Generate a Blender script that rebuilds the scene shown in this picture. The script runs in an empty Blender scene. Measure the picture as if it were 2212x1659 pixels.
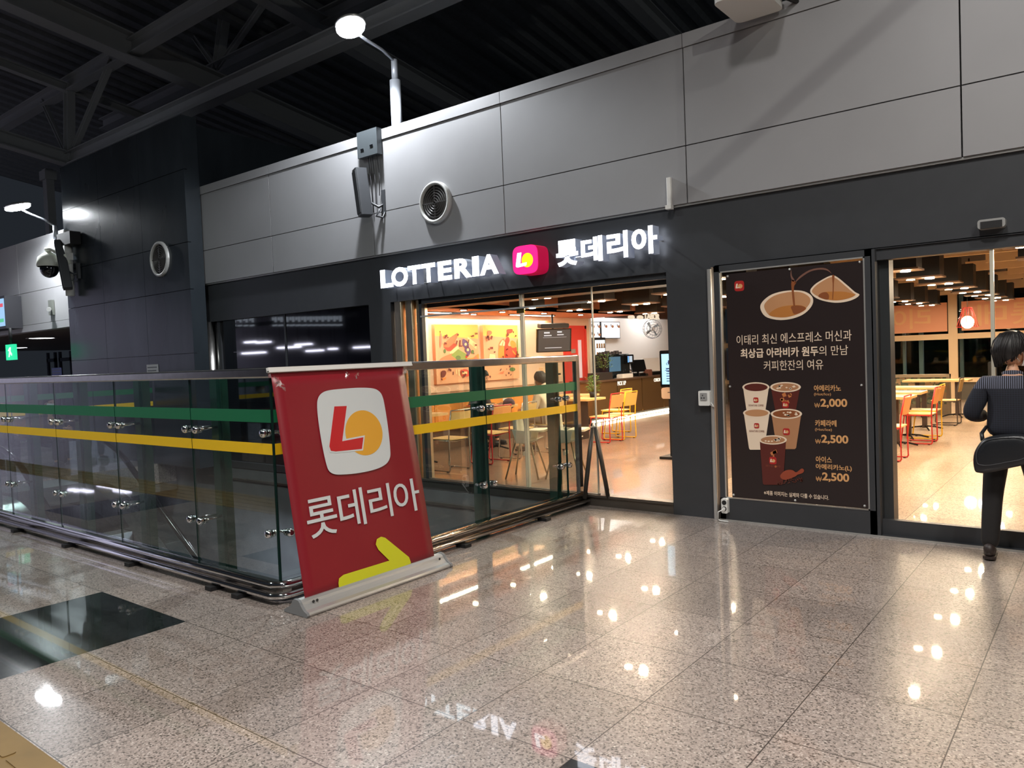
import bpy, bmesh, math, random
from mathutils import Vector, Matrix, Euler
random.seed(7)
SC = bpy.context.scene
COL = SC.collection
PI = math.pi

# ---------------------------------------------------------------- camera
FPX = 1651.5527; CX, CY = 1106.0, 829.5
RW = ((0.784, -0.008, -0.621), (0.620, -0.053, 0.783), (-0.040, -0.999, -0.037))
v1 = Vector((-979-CX, 852-CY, FPX)).normalized(); v2 = Vector((2413-CX, 717-CY, FPX)).normalized()
AX = -v1; AY = v2; AZ = AX.cross(AY)
RM = Matrix((AX, AY, AZ))                       # photo-space direction -> world direction
EYE = Vector((0, 0, 1.65))
cam = bpy.data.cameras.new('camera'); camo = bpy.data.objects.new('camera', cam); COL.objects.link(camo)
cam.sensor_width = 36; cam.lens = 36*FPX/2212; cam.clip_start = .05; cam.clip_end = 200
M = Matrix.Identity(4)
r, d, f = RM @ Vector((1,0,0)), RM @ Vector((0,1,0)), RM @ Vector((0,0,1))
for i in range(3):
    M[i][0] = r[i]; M[i][1] = -d[i]; M[i][2] = -f[i]; M[i][3] = EYE[i]
camo.matrix_world = M
SC.camera = camo
SC.view_settings.view_transform = 'Standard'; SC.view_settings.look = 'None'
SC.view_settings.gamma = 1; SC.view_settings.use_curve_mapping = False
SC.view_settings.exposure = 0.0
try:
    SC.cycles.transparent_max_bounces = 32; SC.cycles.max_bounces = 8; SC.cycles.sample_clamp_indirect = 6
    SC.cycles.caustics_reflective = False; SC.cycles.caustics_refractive = False
except Exception: pass

# ---------------------------------------------------------------- world and large lights
w = bpy.data.worlds.new('night'); SC.world = w; w.use_nodes = True
w.node_tree.nodes['Background'].inputs[0].default_value = (.30, .36, .46, 1)
w.node_tree.nodes['Background'].inputs[1].default_value = .05
def area(name, loc, target, size, power, color, sy=None, spread=None):
    l = bpy.data.lights.new(name, 'AREA'); l.size = size; l.energy = power; l.color = color
    if sy: l.shape = 'RECTANGLE'; l.size_y = sy
    o = bpy.data.objects.new(name, l); COL.objects.link(o); o.location = loc
    if spread: l.spread = math.radians(spread)
    o.rotation_euler = (Vector(target)-Vector(loc)).to_track_quat('-Z', 'Y').to_euler(); return o
# hall floodlights high under the station roof, behind and beside the photographer
area('hall_floodlight', (2.6, 1.5, 8.4), (1.2, 2.6, 0), .4, 180, (1, .96, .88), spread=110)
area('hall_floodlight', (5.5, -3.5, 7.0), (-2, 6.5, 2.8), .10, 80, (1, .98, .88), spread=100)
area('hall_floodlight', (-9, -1.5, 8.0), (-10, 1.0, 0), .6, 190, (.90, .97, .95), spread=120)
area('hall_floodlight', (-1.2, -.5, 8.6), (-1.2, 1.5, 0), .8, 265, (1, .95, .91), spread=110)
area('concourse_light', (-29, -2, 4.5), (-33, 1, 0), 2.5, 520, (.86, .85, 1.0))
# unseen lights added to brighten the level below the floor opening
area('lower_level_fill', (-10, 5.5, -.6), (-10.5, 5.5, -5), .5, 60, (.86, .84, 1.0))
area('lower_level_fill', (-6, 5.0, -.6), (-6, 5.5, -5), .5, 40, (.9, .92, 1.0))

# ---------------------------------------------------------------- photo measurements on known planes
def ray(px, py): return RM @ Vector((px-CX, py-CY, FPX))
def onx(px, py, x): q = ray(px, py); return EYE + q*((x)/q.x)
def ony(px, py, y): q = ray(px, py); return EYE + q*((y)/q.y)
def onz(px, py, z): q = ray(px, py); return EYE + q*((z-1.65)/q.z)
class Plane:
    def __init__(s, O, U, V):
        s.O = Vector(O); s.U = Vector(U).normalized(); s.V = Vector(V).normalized(); s.N = s.U.cross(s.V)
    def uv(s, px, py):
        q = ray(px, py); t = (s.O-EYE).dot(s.N)/q.dot(s.N); p = EYE+q*t-s.O
        return (p.dot(s.U), p.dot(s.V))
    def pt(s, u, v, w=0): return s.O+s.U*u+s.V*v+s.N*w

# ---------------------------------------------------------------- materials
def C(r, g, b):
    return tuple(((x/255)/12.92 if x/255 <= .04045 else ((x/255+.055)/1.055)**2.4) for x in (r, g, b))
MC = {}
def mat(name, col=(.5,.5,.5), rough=.5, metal=0, em=None, es=0, spec=.5, noise=0, nscale=8, bump=0, bscale=60, coat=0, stretch=None, trans=0):
    if name in MC: return MC[name]
    m = bpy.data.materials.new(name); m.use_nodes = True; n = m.node_tree; b = n.nodes['Principled BSDF']
    b.inputs['Base Color'].default_value = (*col, 1); b.inputs['Roughness'].default_value = rough
    b.inputs['Metallic'].default_value = metal; b.inputs['Specular IOR Level'].default_value = spec
    if coat: b.inputs['Coat Weight'].default_value = coat; b.inputs['Coat Roughness'].default_value = .05
    if em: b.inputs['Emission Color'].default_value = (*em, 1); b.inputs['Emission Strength'].default_value = es
    if noise or bump:
        tc = n.nodes.new('ShaderNodeTexCoord'); mp = n.nodes.new('ShaderNodeMapping'); n.links.new(tc.outputs['Object'], mp.inputs[0])
        if stretch: mp.inputs['Scale'].default_value = stretch
    if noise:
        nz = n.nodes.new('ShaderNodeTexNoise'); nz.inputs['Scale'].default_value = nscale; nz.inputs['Detail'].default_value = 6
        n.links.new(mp.outputs[0], nz.inputs['Vector'])
        cr = n.nodes.new('ShaderNodeMapRange'); cr.inputs[1].default_value = .3; cr.inputs[2].default_value = .7
        cr.inputs[3].default_value = 1-noise; cr.inputs[4].default_value = 1+noise
        n.links.new(nz.outputs[0], cr.inputs[0])
        mx = n.nodes.new('ShaderNodeVectorMath'); mx.operation = 'SCALE'; mx.inputs[0].default_value = col
        n.links.new(cr.outputs[0], mx.inputs['Scale']); n.links.new(mx.outputs[0], b.inputs['Base Color'])
    if bump:
        nb = n.nodes.new('ShaderNodeTexNoise'); nb.inputs['Scale'].default_value = bscale; n.links.new(mp.outputs[0], nb.inputs['Vector'])
        bp = n.nodes.new('ShaderNodeBump'); bp.inputs['Strength'].default_value = bump; bp.inputs['Distance'].default_value = .01
        n.links.new(nb.outputs[0], bp.inputs['Height']); n.links.new(bp.outputs[0], b.inputs['Normal'])
    MC[name] = m; return m
def glass(name, tint=(.9,.95,.93), refl=1.0, rough=.015):
    if name in MC: return MC[name]
    m = bpy.data.materials.new(name); m.use_nodes = True; n = m.node_tree; n.nodes.remove(n.nodes['Principled BSDF'])
    out = n.nodes['Material Output']; tr = n.nodes.new('ShaderNodeBsdfTransparent'); tr.inputs[0].default_value = (*tint, 1)
    gl = n.nodes.new('ShaderNodeBsdfGlossy'); gl.inputs['Roughness'].default_value = rough; gl.inputs[0].default_value = (1,1,1,1)
    fr = n.nodes.new('ShaderNodeFresnel'); fr.inputs[0].default_value = 1.5
    geo = n.nodes.new('ShaderNodeNewGeometry')
    mp = n.nodes.new('ShaderNodeMath'); mp.operation = 'MULTIPLY'; mp.inputs[1].default_value = refl
    n.links.new(fr.outputs[0], mp.inputs[0])
    ff = n.nodes.new('ShaderNodeMath'); ff.operation = 'SUBTRACT'; ff.inputs[0].default_value = 1; n.links.new(geo.outputs['Backfacing'], ff.inputs[1])
    m2 = n.nodes.new('ShaderNodeMath'); m2.operation = 'MULTIPLY'; m2.use_clamp = True
    n.links.new(mp.outputs[0], m2.inputs[0]); n.links.new(ff.outputs[0], m2.inputs[1])
    mx = n.nodes.new('ShaderNodeMixShader'); n.links.new(m2.outputs[0], mx.inputs[0])
    n.links.new(tr.outputs[0], mx.inputs[1]); n.links.new(gl.outputs[0], mx.inputs[2]); n.links.new(mx.outputs[0], out.inputs[0])
    MC[name] = m; return m
def emis(name, col, s): return mat(name, (.02,.02,.02), .5, em=col, es=s)

STEEL = mat('brushed_steel', (.62,.60,.58), .22, 1, noise=.08, nscale=20)
CHROME = mat('chrome', (.8,.8,.8), .08, 1)
ALU = mat('aluminium', C(205,205,203), .35, .7)
FRAME = mat('dark_grey_frame', C(66,68,72), .42, .3, noise=.04)
CLAD = mat('grey_metal_cladding', C(160,160,163), .42, .25, noise=.035, nscale=1.5, bump=.05, bscale=1.2)
CLADW = mat('pale_cladding', C(206,206,208), .5, .1, noise=.03, nscale=2)
BLACKM = mat('black_matt', C(24,24,26), .6)
BLACKG = mat('black_gloss', C(16,17,19), .15)
GREENP = mat('green_painted_steel', C(24,64,54), .35)
WHITE = mat('white_paint', C(225,225,222), .5)
CONC = mat('grey_concrete', C(104,106,108), .7, noise=.15, nscale=3, bump=.1)
GL_RAIL = glass('rail_glass', (.85,.91,.90), 2.0)
GL_SHOP = glass('shop_glass', (.94,.95,.94), .6)
GL_EDGE = mat('glass_edge', C(24,48,44), .1)
OAK = mat('light_oak_laminate', C(222,180,118), .45, noise=.07, nscale=6, stretch=(1,8,1))
PLY = mat('birch_plywood', C(226,188,120), .4, noise=.05, nscale=6)
MGREEN = mat('green_film', C(14,104,66), .5)
MYELL = mat('yellow_film', C(238,192,18), .5)

# polished granite floor with speckles and joints
def granite(name, base, spk, joints=True, rough=.3, coat=1.0, jx=(.6065, -1.76), jy=(.6185, 2.51)):
    m = bpy.data.materials.new(name); m.use_nodes = True; n = m.node_tree; L = n.links; b = n.nodes['Principled BSDF']
    tc = n.nodes.new('ShaderNodeTexCoord')
    vo = n.nodes.new('ShaderNodeTexVoronoi'); vo.inputs['Scale'].default_value = 125; L.new(tc.outputs['Object'], vo.inputs['Vector'])
    nz = n.nodes.new('ShaderNodeTexNoise'); nz.inputs['Scale'].default_value = 55; nz.inputs['Detail'].default_value = 8; nz.inputs['Roughness'].default_value = .8
    L.new(tc.outputs['Object'], nz.inputs['Vector'])
    sp = n.nodes.new('ShaderNodeSeparateColor'); L.new(vo.outputs['Color'], sp.inputs[0])
    r1 = n.nodes.new('ShaderNodeValToRGB'); e = r1.color_ramp.elements
    e[0].position = .0; e[0].color = (*[x*.28 for x in base], 1); e[1].position = 1; e[1].color = (*spk, 1)
    for p, k in ((.13, .36), (.20, .72), (.55, .95), (.90, 1.1)):
        q = e.new(p); q.color = (*[x*k for x in base], 1)
    L.new(sp.outputs[0], r1.inputs[0])
    mr = n.nodes.new('ShaderNodeMapRange'); mr.inputs[1].default_value = .35; mr.inputs[2].default_value = .65; mr.inputs[3].default_value = .78; mr.inputs[4].default_value = 1.16
    L.new(nz.outputs[0], mr.inputs[0])
    mx = n.nodes.new('ShaderNodeVectorMath'); mx.operation = 'SCALE'; L.new(r1.outputs[0], mx.inputs[0]); L.new(mr.outputs[0], mx.inputs['Scale'])
    last = mx.outputs[0]
    if joints:
        sx = n.nodes.new('ShaderNodeSeparateXYZ'); L.new(tc.outputs['Object'], sx.inputs[0]); ms = []; ids = []
        for i, (p, o) in enumerate((jx, jy)):
            a = n.nodes.new('ShaderNodeMath'); a.operation = 'SUBTRACT'; L.new(sx.outputs[i], a.inputs[0]); a.inputs[1].default_value = o
            q = n.nodes.new('ShaderNodeMath'); q.operation = 'DIVIDE'; L.new(a.outputs[0], q.inputs[0]); q.inputs[1].default_value = p
            fr = n.nodes.new('ShaderNodeMath'); fr.operation = 'FRACT'; L.new(q.outputs[0], fr.inputs[0])
            fl = n.nodes.new('ShaderNodeMath'); fl.operation = 'FLOOR'; L.new(q.outputs[0], fl.inputs[0]); ids.append(fl.outputs[0])
            c = n.nodes.new('ShaderNodeMath'); c.operation = 'SUBTRACT'; L.new(fr.outputs[0], c.inputs[0]); c.inputs[1].default_value = .5
            ab = n.nodes.new('ShaderNodeMath'); ab.operation = 'ABSOLUTE'; L.new(c.outputs[0], ab.inputs[0])
            g = n.nodes.new('ShaderNodeMath'); g.operation = 'GREATER_THAN'; L.new(ab.outputs[0], g.inputs[0]); g.inputs[1].default_value = .5-.0026/p
            ms.append(g.outputs[0])
        mm = n.nodes.new('ShaderNodeMath'); mm.operation = 'MAXIMUM'; L.new(ms[0], mm.inputs[0]); L.new(ms[1], mm.inputs[1])
        cb = n.nodes.new('ShaderNodeCombineXYZ'); L.new(ids[0], cb.inputs[0]); L.new(ids[1], cb.inputs[1])
        wn = n.nodes.new('ShaderNodeTexWhiteNoise'); L.new(cb.outputs[0], wn.inputs[0])
        tr = n.nodes.new('ShaderNodeMapRange'); tr.inputs[3].default_value = .86; tr.inputs[4].default_value = 1.1; L.new(wn.outputs[0], tr.inputs[0])
        t2 = n.nodes.new('ShaderNodeVectorMath'); t2.operation = 'SCALE'; L.new(last, t2.inputs[0]); L.new(tr.outputs[0], t2.inputs['Scale'])
        mc = n.nodes.new('ShaderNodeMix'); mc.data_type = 'RGBA'; L.new(mm.outputs[0], mc.inputs['Factor']); L.new(t2.outputs[0], mc.inputs['A'])
        mc.inputs['B'].default_value = (*[x*.16 for x in base], 1); last = mc.outputs['Result']
    L.new(last, b.inputs['Base Color'])
    n2 = n.nodes.new('ShaderNodeTexNoise'); n2.inputs['Scale'].default_value = 1.1; L.new(tc.outputs['Object'], n2.inputs['Vector'])
    rr = n.nodes.new('ShaderNodeMapRange'); rr.inputs[3].default_value = rough*.75; rr.inputs[4].default_value = rough*1.3; L.new(n2.outputs[0], rr.inputs[0])
    L.new(rr.outputs[0], b.inputs['Roughness'])
    b.inputs['Specular IOR Level'].default_value = .3; b.inputs['Coat Weight'].default_value = coat; b.inputs['Coat Roughness'].default_value = .028; b.inputs['Coat IOR'].default_value = 1.5
    return m
GRAN = granite('polished_granite', C(162,149,141), C(192,181,173))
GRANB = granite('black_granite', C(34,38,38), C(52,58,58), rough=.2)
CREAM = granite('cream_floor_tiles', C(206,176,146), C(212,184,156), rough=.35, coat=.5, jx=(.9, .35), jy=(.9, .2))

# ---------------------------------------------------------------- object helpers
WL = {}
def tag(o, label=None, cat=None, group=None, kind=None):
    if label: o['label'] = label
    if cat: o['category'] = cat
    if group: o['group'] = group
    if kind: o['kind'] = kind
    return o
def thing(name, label, cat, loc=(0,0,0), group=None):
    o = bpy.data.objects.new(name, None); COL.objects.link(o); o.location = loc; o.empty_display_size = .1
    WL[o.name] = Vector(loc); return tag(o, label, cat, group)
def fr(d):
    d = d.normalized(); a = Vector((0,0,1)) if abs(d.z) < .95 else Vector((1,0,0))
    u = d.cross(a).normalized(); return u, d.cross(u).normalized()
class MB:
    def __init__(s): s.v = []; s.f = []; s.mi = []; s.sm = []
    def add(s, vs, fs, mi=0, smooth=False):
        k = len(s.v); s.v += [Vector(p) for p in vs]
        for f_ in fs: s.f.append(tuple(i+k for i in f_)); s.mi.append(mi); s.sm.append(smooth)
        return s
    def box(s, a, b, mi=0, mat4=None):
        x0,y0,z0 = [min(p,q) for p,q in zip(a,b)]; x1,y1,z1 = [max(p,q) for p,q in zip(a,b)]
        vs = [Vector(p) for p in ((x0,y0,z0),(x1,y0,z0),(x1,y1,z0),(x0,y1,z0),(x0,y0,z1),(x1,y0,z1),(x1,y1,z1),(x0,y1,z1))]
        if mat4: vs = [mat4 @ p for p in vs]
        return s.add(vs, ((0,3,2,1),(4,5,6,7),(0,1,5,4),(1,2,6,5),(2,3,7,6),(3,0,4,7)), mi)
    def rbox(s, a, b, r, mi=0, n=3, axis=2, mat4=None):
        # box with rounded edges parallel to axis
        lo = [min(p,q) for p,q in zip(a,b)]; hi = [max(p,q) for p,q in zip(a,b)]
        i, j = [k for k in range(3) if k != axis]; pts = []
        for cx, cy, a0 in ((hi[i]-r,hi[j]-r,0),(lo[i]+r,hi[j]-r,PI/2),(lo[i]+r,lo[j]+r,PI),(hi[i]-r,lo[j]+r,1.5*PI)):
            for k in range(n+1):
                t = a0+k*PI/2/n; pts.append((cx+r*math.cos(t), cy+r*math.sin(t)))
        vs = []
        for h in (lo[axis], hi[axis]):
            for p in pts:
                q = [0,0,0]; q[i] = p[0]; q[j] = p[1]; q[axis] = h; q = Vector(q); vs.append(mat4 @ q if mat4 else q)
        m = len(pts); fs = [tuple(range(m)), tuple(range(m, 2*m))]+[(k, (k+1)%m, m+(k+1)%m, m+k) for k in range(m)]
        return s.add(vs, fs, mi)
    def cyl(s, p0, p1, r0, r1=None, n=16, mi=0, cap=True):
        p0, p1 = Vector(p0), Vector(p1); r1 = r0 if r1 is None else r1; u, v = fr(p1-p0)
        vs = [p+(u*math.cos(2*PI*k/n)+v*math.sin(2*PI*k/n))*q for p, q in ((p0,r0),(p1,r1)) for k in range(n)]
        k0 = len(s.v); s.add(vs, [(k, (k+1)%n, n+(k+1)%n, n+k) for k in range(n)], mi, True)
        if cap:
            s.f += [tuple(k0+k for k in range(n)), tuple(k0+n+k for k in range(n))]; s.mi += [mi, mi]; s.sm += [False, False]
        return s
    def tube(s, pts, r, n=8, mi=0):
        pts = [Vector(p) for p in pts]; m = len(pts); vs = []; u = None
        for i, p in enumerate(pts):
            d = ((pts[i]-pts[i-1]).normalized() if i else Vector()) + ((pts[i+1]-pts[i]).normalized() if i < m-1 else Vector())
            if d.length < 1e-6: d = pts[i]-pts[i-1]
            d.normalize()
            if u is None: u, v = fr(d)
            else: u = (u-d*u.dot(d)).normalized(); v = d.cross(u)
            c = 1
            if 0 < i < m-1: c = 1/max(.5, (pts[i+1]-pts[i]).normalized().dot(d))
            vs += [p+(u*math.cos(2*PI*k/n)+v*math.sin(2*PI*k/n))*r*c for k in range(n)]
        fs = [(i*n+k, i*n+(k+1)%n, (i+1)*n+(k+1)%n, (i+1)*n+k) for i in range(m-1) for k in range(n)]
        k0 = len(s.v); s.add(vs, fs, mi, True)
        s.f += [tuple(k0+k for k in range(n)), tuple(k0+(m-1)*n+k for k in range(n))]; s.mi += [mi, mi]; s.sm += [False, False]
        return s
    def lathe(s, prof, c=(0,0,0), ax=(0,0,1), n=24, mi=0, smooth=True):
        c = Vector(c); d = Vector(ax).normalized(); u, v = fr(d); m = len(prof)
        vs = [c+d*h+(u*math.cos(2*PI*k/n)+v*math.sin(2*PI*k/n))*r for r, h in prof for k in range(n)]
        return s.add(vs, [(i*n+k, i*n+(k+1)%n, (i+1)*n+(k+1)%n, (i+1)*n+k) for i in range(m-1) for k in range(n)], mi, smooth)
    def ell(s, c, rad, n=16, m=10, mi=0, rot=None):
        c = Vector(c); vs = []; R = rot or Matrix.Identity(3)
        for i in range(m+1):
            t = PI*i/m
            for k in range(n):
                p = 2*PI*k/n; vs.append(c+R @ Vector((rad[0]*math.sin(t)*math.cos(p), rad[1]*math.sin(t)*math.sin(p), rad[2]*math.cos(t))))
        return s.add(vs, [(i*n+k, (i+1)*n+k, (i+1)*n+(k+1)%n, i*n+(k+1)%n) for i in range(m) for k in range(n)], mi, True)
    def prism(s, pl, uv, w0=0, w1=.002, mi=0, side=None):
        n = len(uv); vs = [pl.pt(u, v, w0) for u, v in uv]+[pl.pt(u, v, w1) for u, v in uv]
        k0 = len(s.v); s.add(vs, [tuple(range(n, 2*n)), tuple(range(n-1, -1, -1))], mi)
        for k in range(n): s.f.append((k0+k, k0+(k+1)%n, k0+n+(k+1)%n, k0+n+k)); s.mi.append(mi if side is None else side); s.sm.append(False)
        return s
    def mesh(s, me, fn, mi=0, side=None):
        k = len(s.v); s.v += [fn(v.co) for v in me.vertices]
        for p in me.polygons:
            s.f.append(tuple(i+k for i in p.vertices)); s.sm.append(False)
            s.mi.append(side if side is not None and abs(p.normal.z) < .5 else mi)
        return s
    def build(s, name, mats, parent=None, recalc=True):
        me = bpy.data.meshes.new(name); off = Vector()
        p = parent
        if p is not None: off = WL.get(p.name, Vector())
        me.from_pydata([tuple(v-off) for v in s.v], [], s.f)
        if not isinstance(mats, (list, tuple)): mats = [mats]
        for m_ in mats: me.materials.append(m_)
        for i, pg in enumerate(me.polygons): pg.material_index = s.mi[i]; pg.use_smooth = s.sm[i]
        if recalc:
            b = bmesh.new(); b.from_mesh(me); bmesh.ops.recalc_face_normals(b, faces=b.faces); b.to_mesh(me); b.free()
        me.update(); o = bpy.data.objects.new(name, me); COL.objects.link(o)
        if parent is not None: o.parent = parent; WL[o.name] = off
        return o
def copy_tree(o, parent=None):
    c = o.copy(); COL.objects.link(c); WL[c.name] = WL.get(o.name, Vector())
    if parent is not None: c.parent = parent
    for ch in list(o.children): copy_tree(ch, c)
    return c
def struct(name, mb, mats, label=None):
    o = mb.build(name, mats); o['kind'] = 'structure'
    if label: o['label'] = label
    return o

# text outlines from Blender's own fonts
TC = {}
def text_mesh(body, bold=0):
    k = (body, bold)
    if k not in TC:
        cu = bpy.data.curves.new('t', 'FONT'); cu.body = body; cu.size = 1; cu.offset = bold; cu.resolution_u = 4; cu.extrude = .5
        o = bpy.data.objects.new('t', cu); COL.objects.link(o)
        dg = bpy.context.evaluated_depsgraph_get(); me = bpy.data.meshes.new_from_object(o.evaluated_get(dg))
        bpy.data.objects.remove(o); bpy.data.curves.remove(cu)
        xs = [v.co.x for v in me.vertices]; ys = [v.co.y for v in me.vertices]
        TC[k] = (me, min(xs), max(xs), min(ys), max(ys))
    return TC[k]
def put_text(mb, pl, body, u0, u1, v0, v1, w0, w1, bold=0, mi=0, side=None, shear=0, mirror=False):
    me, x0, x1, y0, y1 = text_mesh(body, bold)
    def fn(c):
        a = (c.x-x0)/(x1-x0); b = (c.y-y0)/(y1-y0)
        if mirror: a = 1-a
        return pl.pt(u0+(u1-u0)*a+shear*(b-.5), v0+(v1-v0)*b, w0+(w1-w0)*(c.z+.5))
    return mb.mesh(me, fn, mi, side)
def text_px(mb, pl, body, bl, br, top, w0, w1, bold=0, mi=0):
    a = pl.uv(*bl); b = pl.uv(*br); t = pl.uv(*top); v = (a[1]+b[1])/2
    return put_text(mb, pl, body, a[0], b[0], v, t[1], w0, w1, bold, mi)
def smooth_loop(p, k=4):
    n = len(p); out = []
    for i in range(n):
        a, b, c, d_ = p[i-1], p[i], p[(i+1)%n], p[(i+2)%n]
        for j in range(k):
            t = j/k; out.append(tuple(.5*((2*b[q])+(-a[q]+c[q])*t+(2*a[q]-5*b[q]+4*c[q]-d_[q])*t*t+(-a[q]+3*b[q]-3*c[q]+d_[q])*t**3) for q in (0,1)))
    return out
def squircle(cx, cy, rx, ry, e=4.2, n=48):
    out = []
    for k in range(n):
        t = 2*PI*k/n; c, s_ = math.cos(t), math.sin(t)
        out.append((cx+rx*math.copysign(abs(c)**(2/e), c), cy+ry*math.copysign(abs(s_)**(2/e), s_)))
    return out
def circle(cx, cy, rx, ry=None, n=32, a0=0, a1=2*PI):
    ry = ry or rx; return [(cx+rx*math.cos(a0+(a1-a0)*k/n), cy+ry*math.sin(a0+(a1-a0)*k/n)) for k in range(n+(0 if abs(a1-a0) > 6.28 else 1))]
def grow(p, d):
    n = len(p); out = []; A = sum(p[i][0]*p[(i+1)%n][1]-p[(i+1)%n][0]*p[i][1] for i in range(n)); sg = 1 if A > 0 else -1
    for i in range(n):
        a = Vector(p[i-1]); b = Vector(p[i]); c = Vector(p[(i+1)%n]); e1 = (b-a).normalized(); e2 = (c-b).normalized()
        n1 = Vector((e1.y, -e1.x))*sg; n2 = Vector((e2.y, -e2.x))*sg; m_ = n1+n2
        m_ = m_/max(.4, m_.dot(n1)); q = b+m_*d; out.append((q.x, q.y))
    return out
LSH = [(-.62,.78),(-.18,.78),(-.34,-.36),(.36,-.30),(.30,-.62),(-.62,-.72),(-.80,-.66),(-.84,-.52)]
def logo(parent, pl, cx, cy, r, w, bg, lm, cm, ol, depth=.001, names=True, bgname='logo_plate'):
    if bg:
        MB().prism(pl, squircle(cx, cy, r, r*1.02), w, w+depth).build(bgname, bg, parent); w += depth
    MB().prism(pl, circle(cx+r*.2, cy-r*.05, r*.46), w, w+.001).build('logo_circle', cm, parent)
    Lp = [(cx+x*r*.75-r*.12, cy+y*r*.62) for x, y in LSH]
    if ol: MB().prism(pl, grow(Lp, r*.05), w+.001, w+.002).build('logo_outline', ol, parent)
    MB().prism(pl, Lp, w+.002, w+.003).build('logo_letter', lm, parent)

# ================================================================ the setting
FY = 6.95; IZ0 = .1
PF = Plane((0, FY, 0), (1,0,0), (0,0,1))          # street face of the shop front (normal -Y)
# floor of the concourse with the opening beside the shop; black granite squares set in
VX0, VX1, VY0 = -13.3, -4.62, 3.16
def grid_floor(name, xs, ys, z, th, hole, black, mats):
    mb = MB()
    for i in range(len(xs)-1):
        for j in range(len(ys)-1):
            x, y = (xs[i]+xs[i+1])/2, (ys[j]+ys[j+1])/2
            if hole(x, y): continue
            mb.box((xs[i], ys[j], z-th), (xs[i+1], ys[j+1], z), 1 if black(x, y) else 0)
    return struct(name, mb, mats)
BLK = [(-6.005,-4.79), (-1.76,-.547), (-10.25,-9.035)]
blk = lambda x, y: 1.27 < y < 2.51 and any(a < x < b for a, b in BLK)
grid_floor('floor', [-34, VX0, -10.25, -9.035, -6.005, -4.79, VX1, -1.76, -.547, 9], [-14, 1.273, 2.51, VY0, FY], 0, .35,
           lambda x, y: VX0 < x < VX1 and VY0 < y < FY, blk, [GRAN, GRANB])
TAC = mat('tactile_yellow', C(128,104,64), .55, noise=.12, nscale=5)
mb = MB(); mb.box((-30, .66, 0), (-3.0, 1.262, .004))
x = -30
while x < -3.02:
    for k in range(4): mb.rbox((x+.012, .70+k*.145, .004), (x+.29, .735+k*.145+.02, .009), .012, axis=2)
    x += .305
o = mb.build('tactile_paving', TAC); tag(o, 'yellow tactile paving strip with long raised bars on the granite floor', 'tactile paving', kind='structure')
# level below, seen through the opening
struct('floor_lower', MB().box((-40, -6, -5.3), (4, 30, -5.0)), mat('dark_paving', C(60,62,64), .25, noise=.2, nscale=1.5))
struct('wall_opening', MB().box((-40, FY+.02, -5), (VX1+.1, FY+.25, 0)).box((VX1, VY0, -5), (VX1+.12, FY, -.34)), CONC)
struct('ceiling_lower', MB().box((-40, -8, -.5), (VX0, FY, -.36)).box((VX1+.12, -8, -.5), (6, FY, -.36)).box((VX0, -8, -.5), (VX1+.12, VY0, -.36)), CONC)

# shop front: dark band, piers, cladding
mb = MB()
mb.box((-12.24, FY, 2.42), (5, FY+.2, 3.06))
mb.box((-3.5, FY-.01, 0), (-3.03, FY+.22, 2.42)).box((-7.93, FY, .0), (-7.5, FY+.2, 2.42))
struct('trim_1', mb, FRAME)
mb = MB(); XE = [-12.22, -9.98, -7.70, -5.48, -3.23, -.93, 1.35, 3.6, 5]; g = .006
for i in range(len(XE)-1):
    for z0, z1 in ((3.055, 3.595), (3.605, 4.52)):
        mb.box((XE[i]+g, FY-.05, z0), (XE[i+1]-g, FY+.01, z1))
    mb.box((XE[i]+g*.6, FY-.062, 4.526), (XE[i+1]-g*.6, FY+.30, 4.655))
mb.box((-12.2, FY+.005, 3.06), (5, FY+.2, 4.5), 1)
mb.box((-12.22, FY-.03, 3.035), (5, FY+.0, 3.053), 2)
struct('wall_front', mb, [CLAD, BLACKM, ALU])
struct('wall_shop_roof', MB().box((-12.2, FY+.2, 4.3), (5, 24, 4.4)), BLACKM)

# left of the shop: dark glazed front (mirror-like at night)
DGL = mat('dark_glazing', C(12,13,20), .03, 0, spec=1.0, coat=1)
mb = MB(); mb.box((-11.86, FY+.06, .1), (-9.92, FY+.09, 2.42)).box((-9.9, FY+.06, .1), (-7.93, FY+.09, 2.42))
o = struct('window_1', mb, DGL)
MB().box((-11.86, FY+.0, 0), (-7.93, FY+.1, .1)).box((-11.75, FY+.03, .1), (-11.66, FY+.1, 2.42)).box((-9.93, FY+.05, .1), (-9.89, FY+.1, 2.42)).build('window_frame', FRAME, o)
mb = MB(); mb.cyl((-12.03, FY+.05, 0), (-12.03, FY+.05, 2.42), .16, n=24)
o = mb.build('round_column', STEEL); tag(o, 'round brushed steel column at the left end of the dark glazing', 'column', kind='structure')

# dark stone tower
TW = mat('dark_stone_panels', C(48,54,60), .26, noise=.35, nscale=1.2, stretch=(1,1,.35), spec=.35)
mb = MB(); xs = [-16.6, -15.0, -13.4, -11.88]
for i in range(3):
    for z0, z1 in ((-.0, 1.9), (1.91, 2.95), (2.96, 3.72), (3.73, 4.9), (4.91, 5.78)):
        mb.box((xs[i]+.004, 6.62, z0), (xs[i+1]-.004, 6.68, z1))
mb.box((-16.6, 6.68, 0), (-12.26, 9.6, 5.78)).box((-12.3, 6.68, 0), (-11.885, 6.88, 5.78))
struct('wall_tower', mb, TW)
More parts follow.
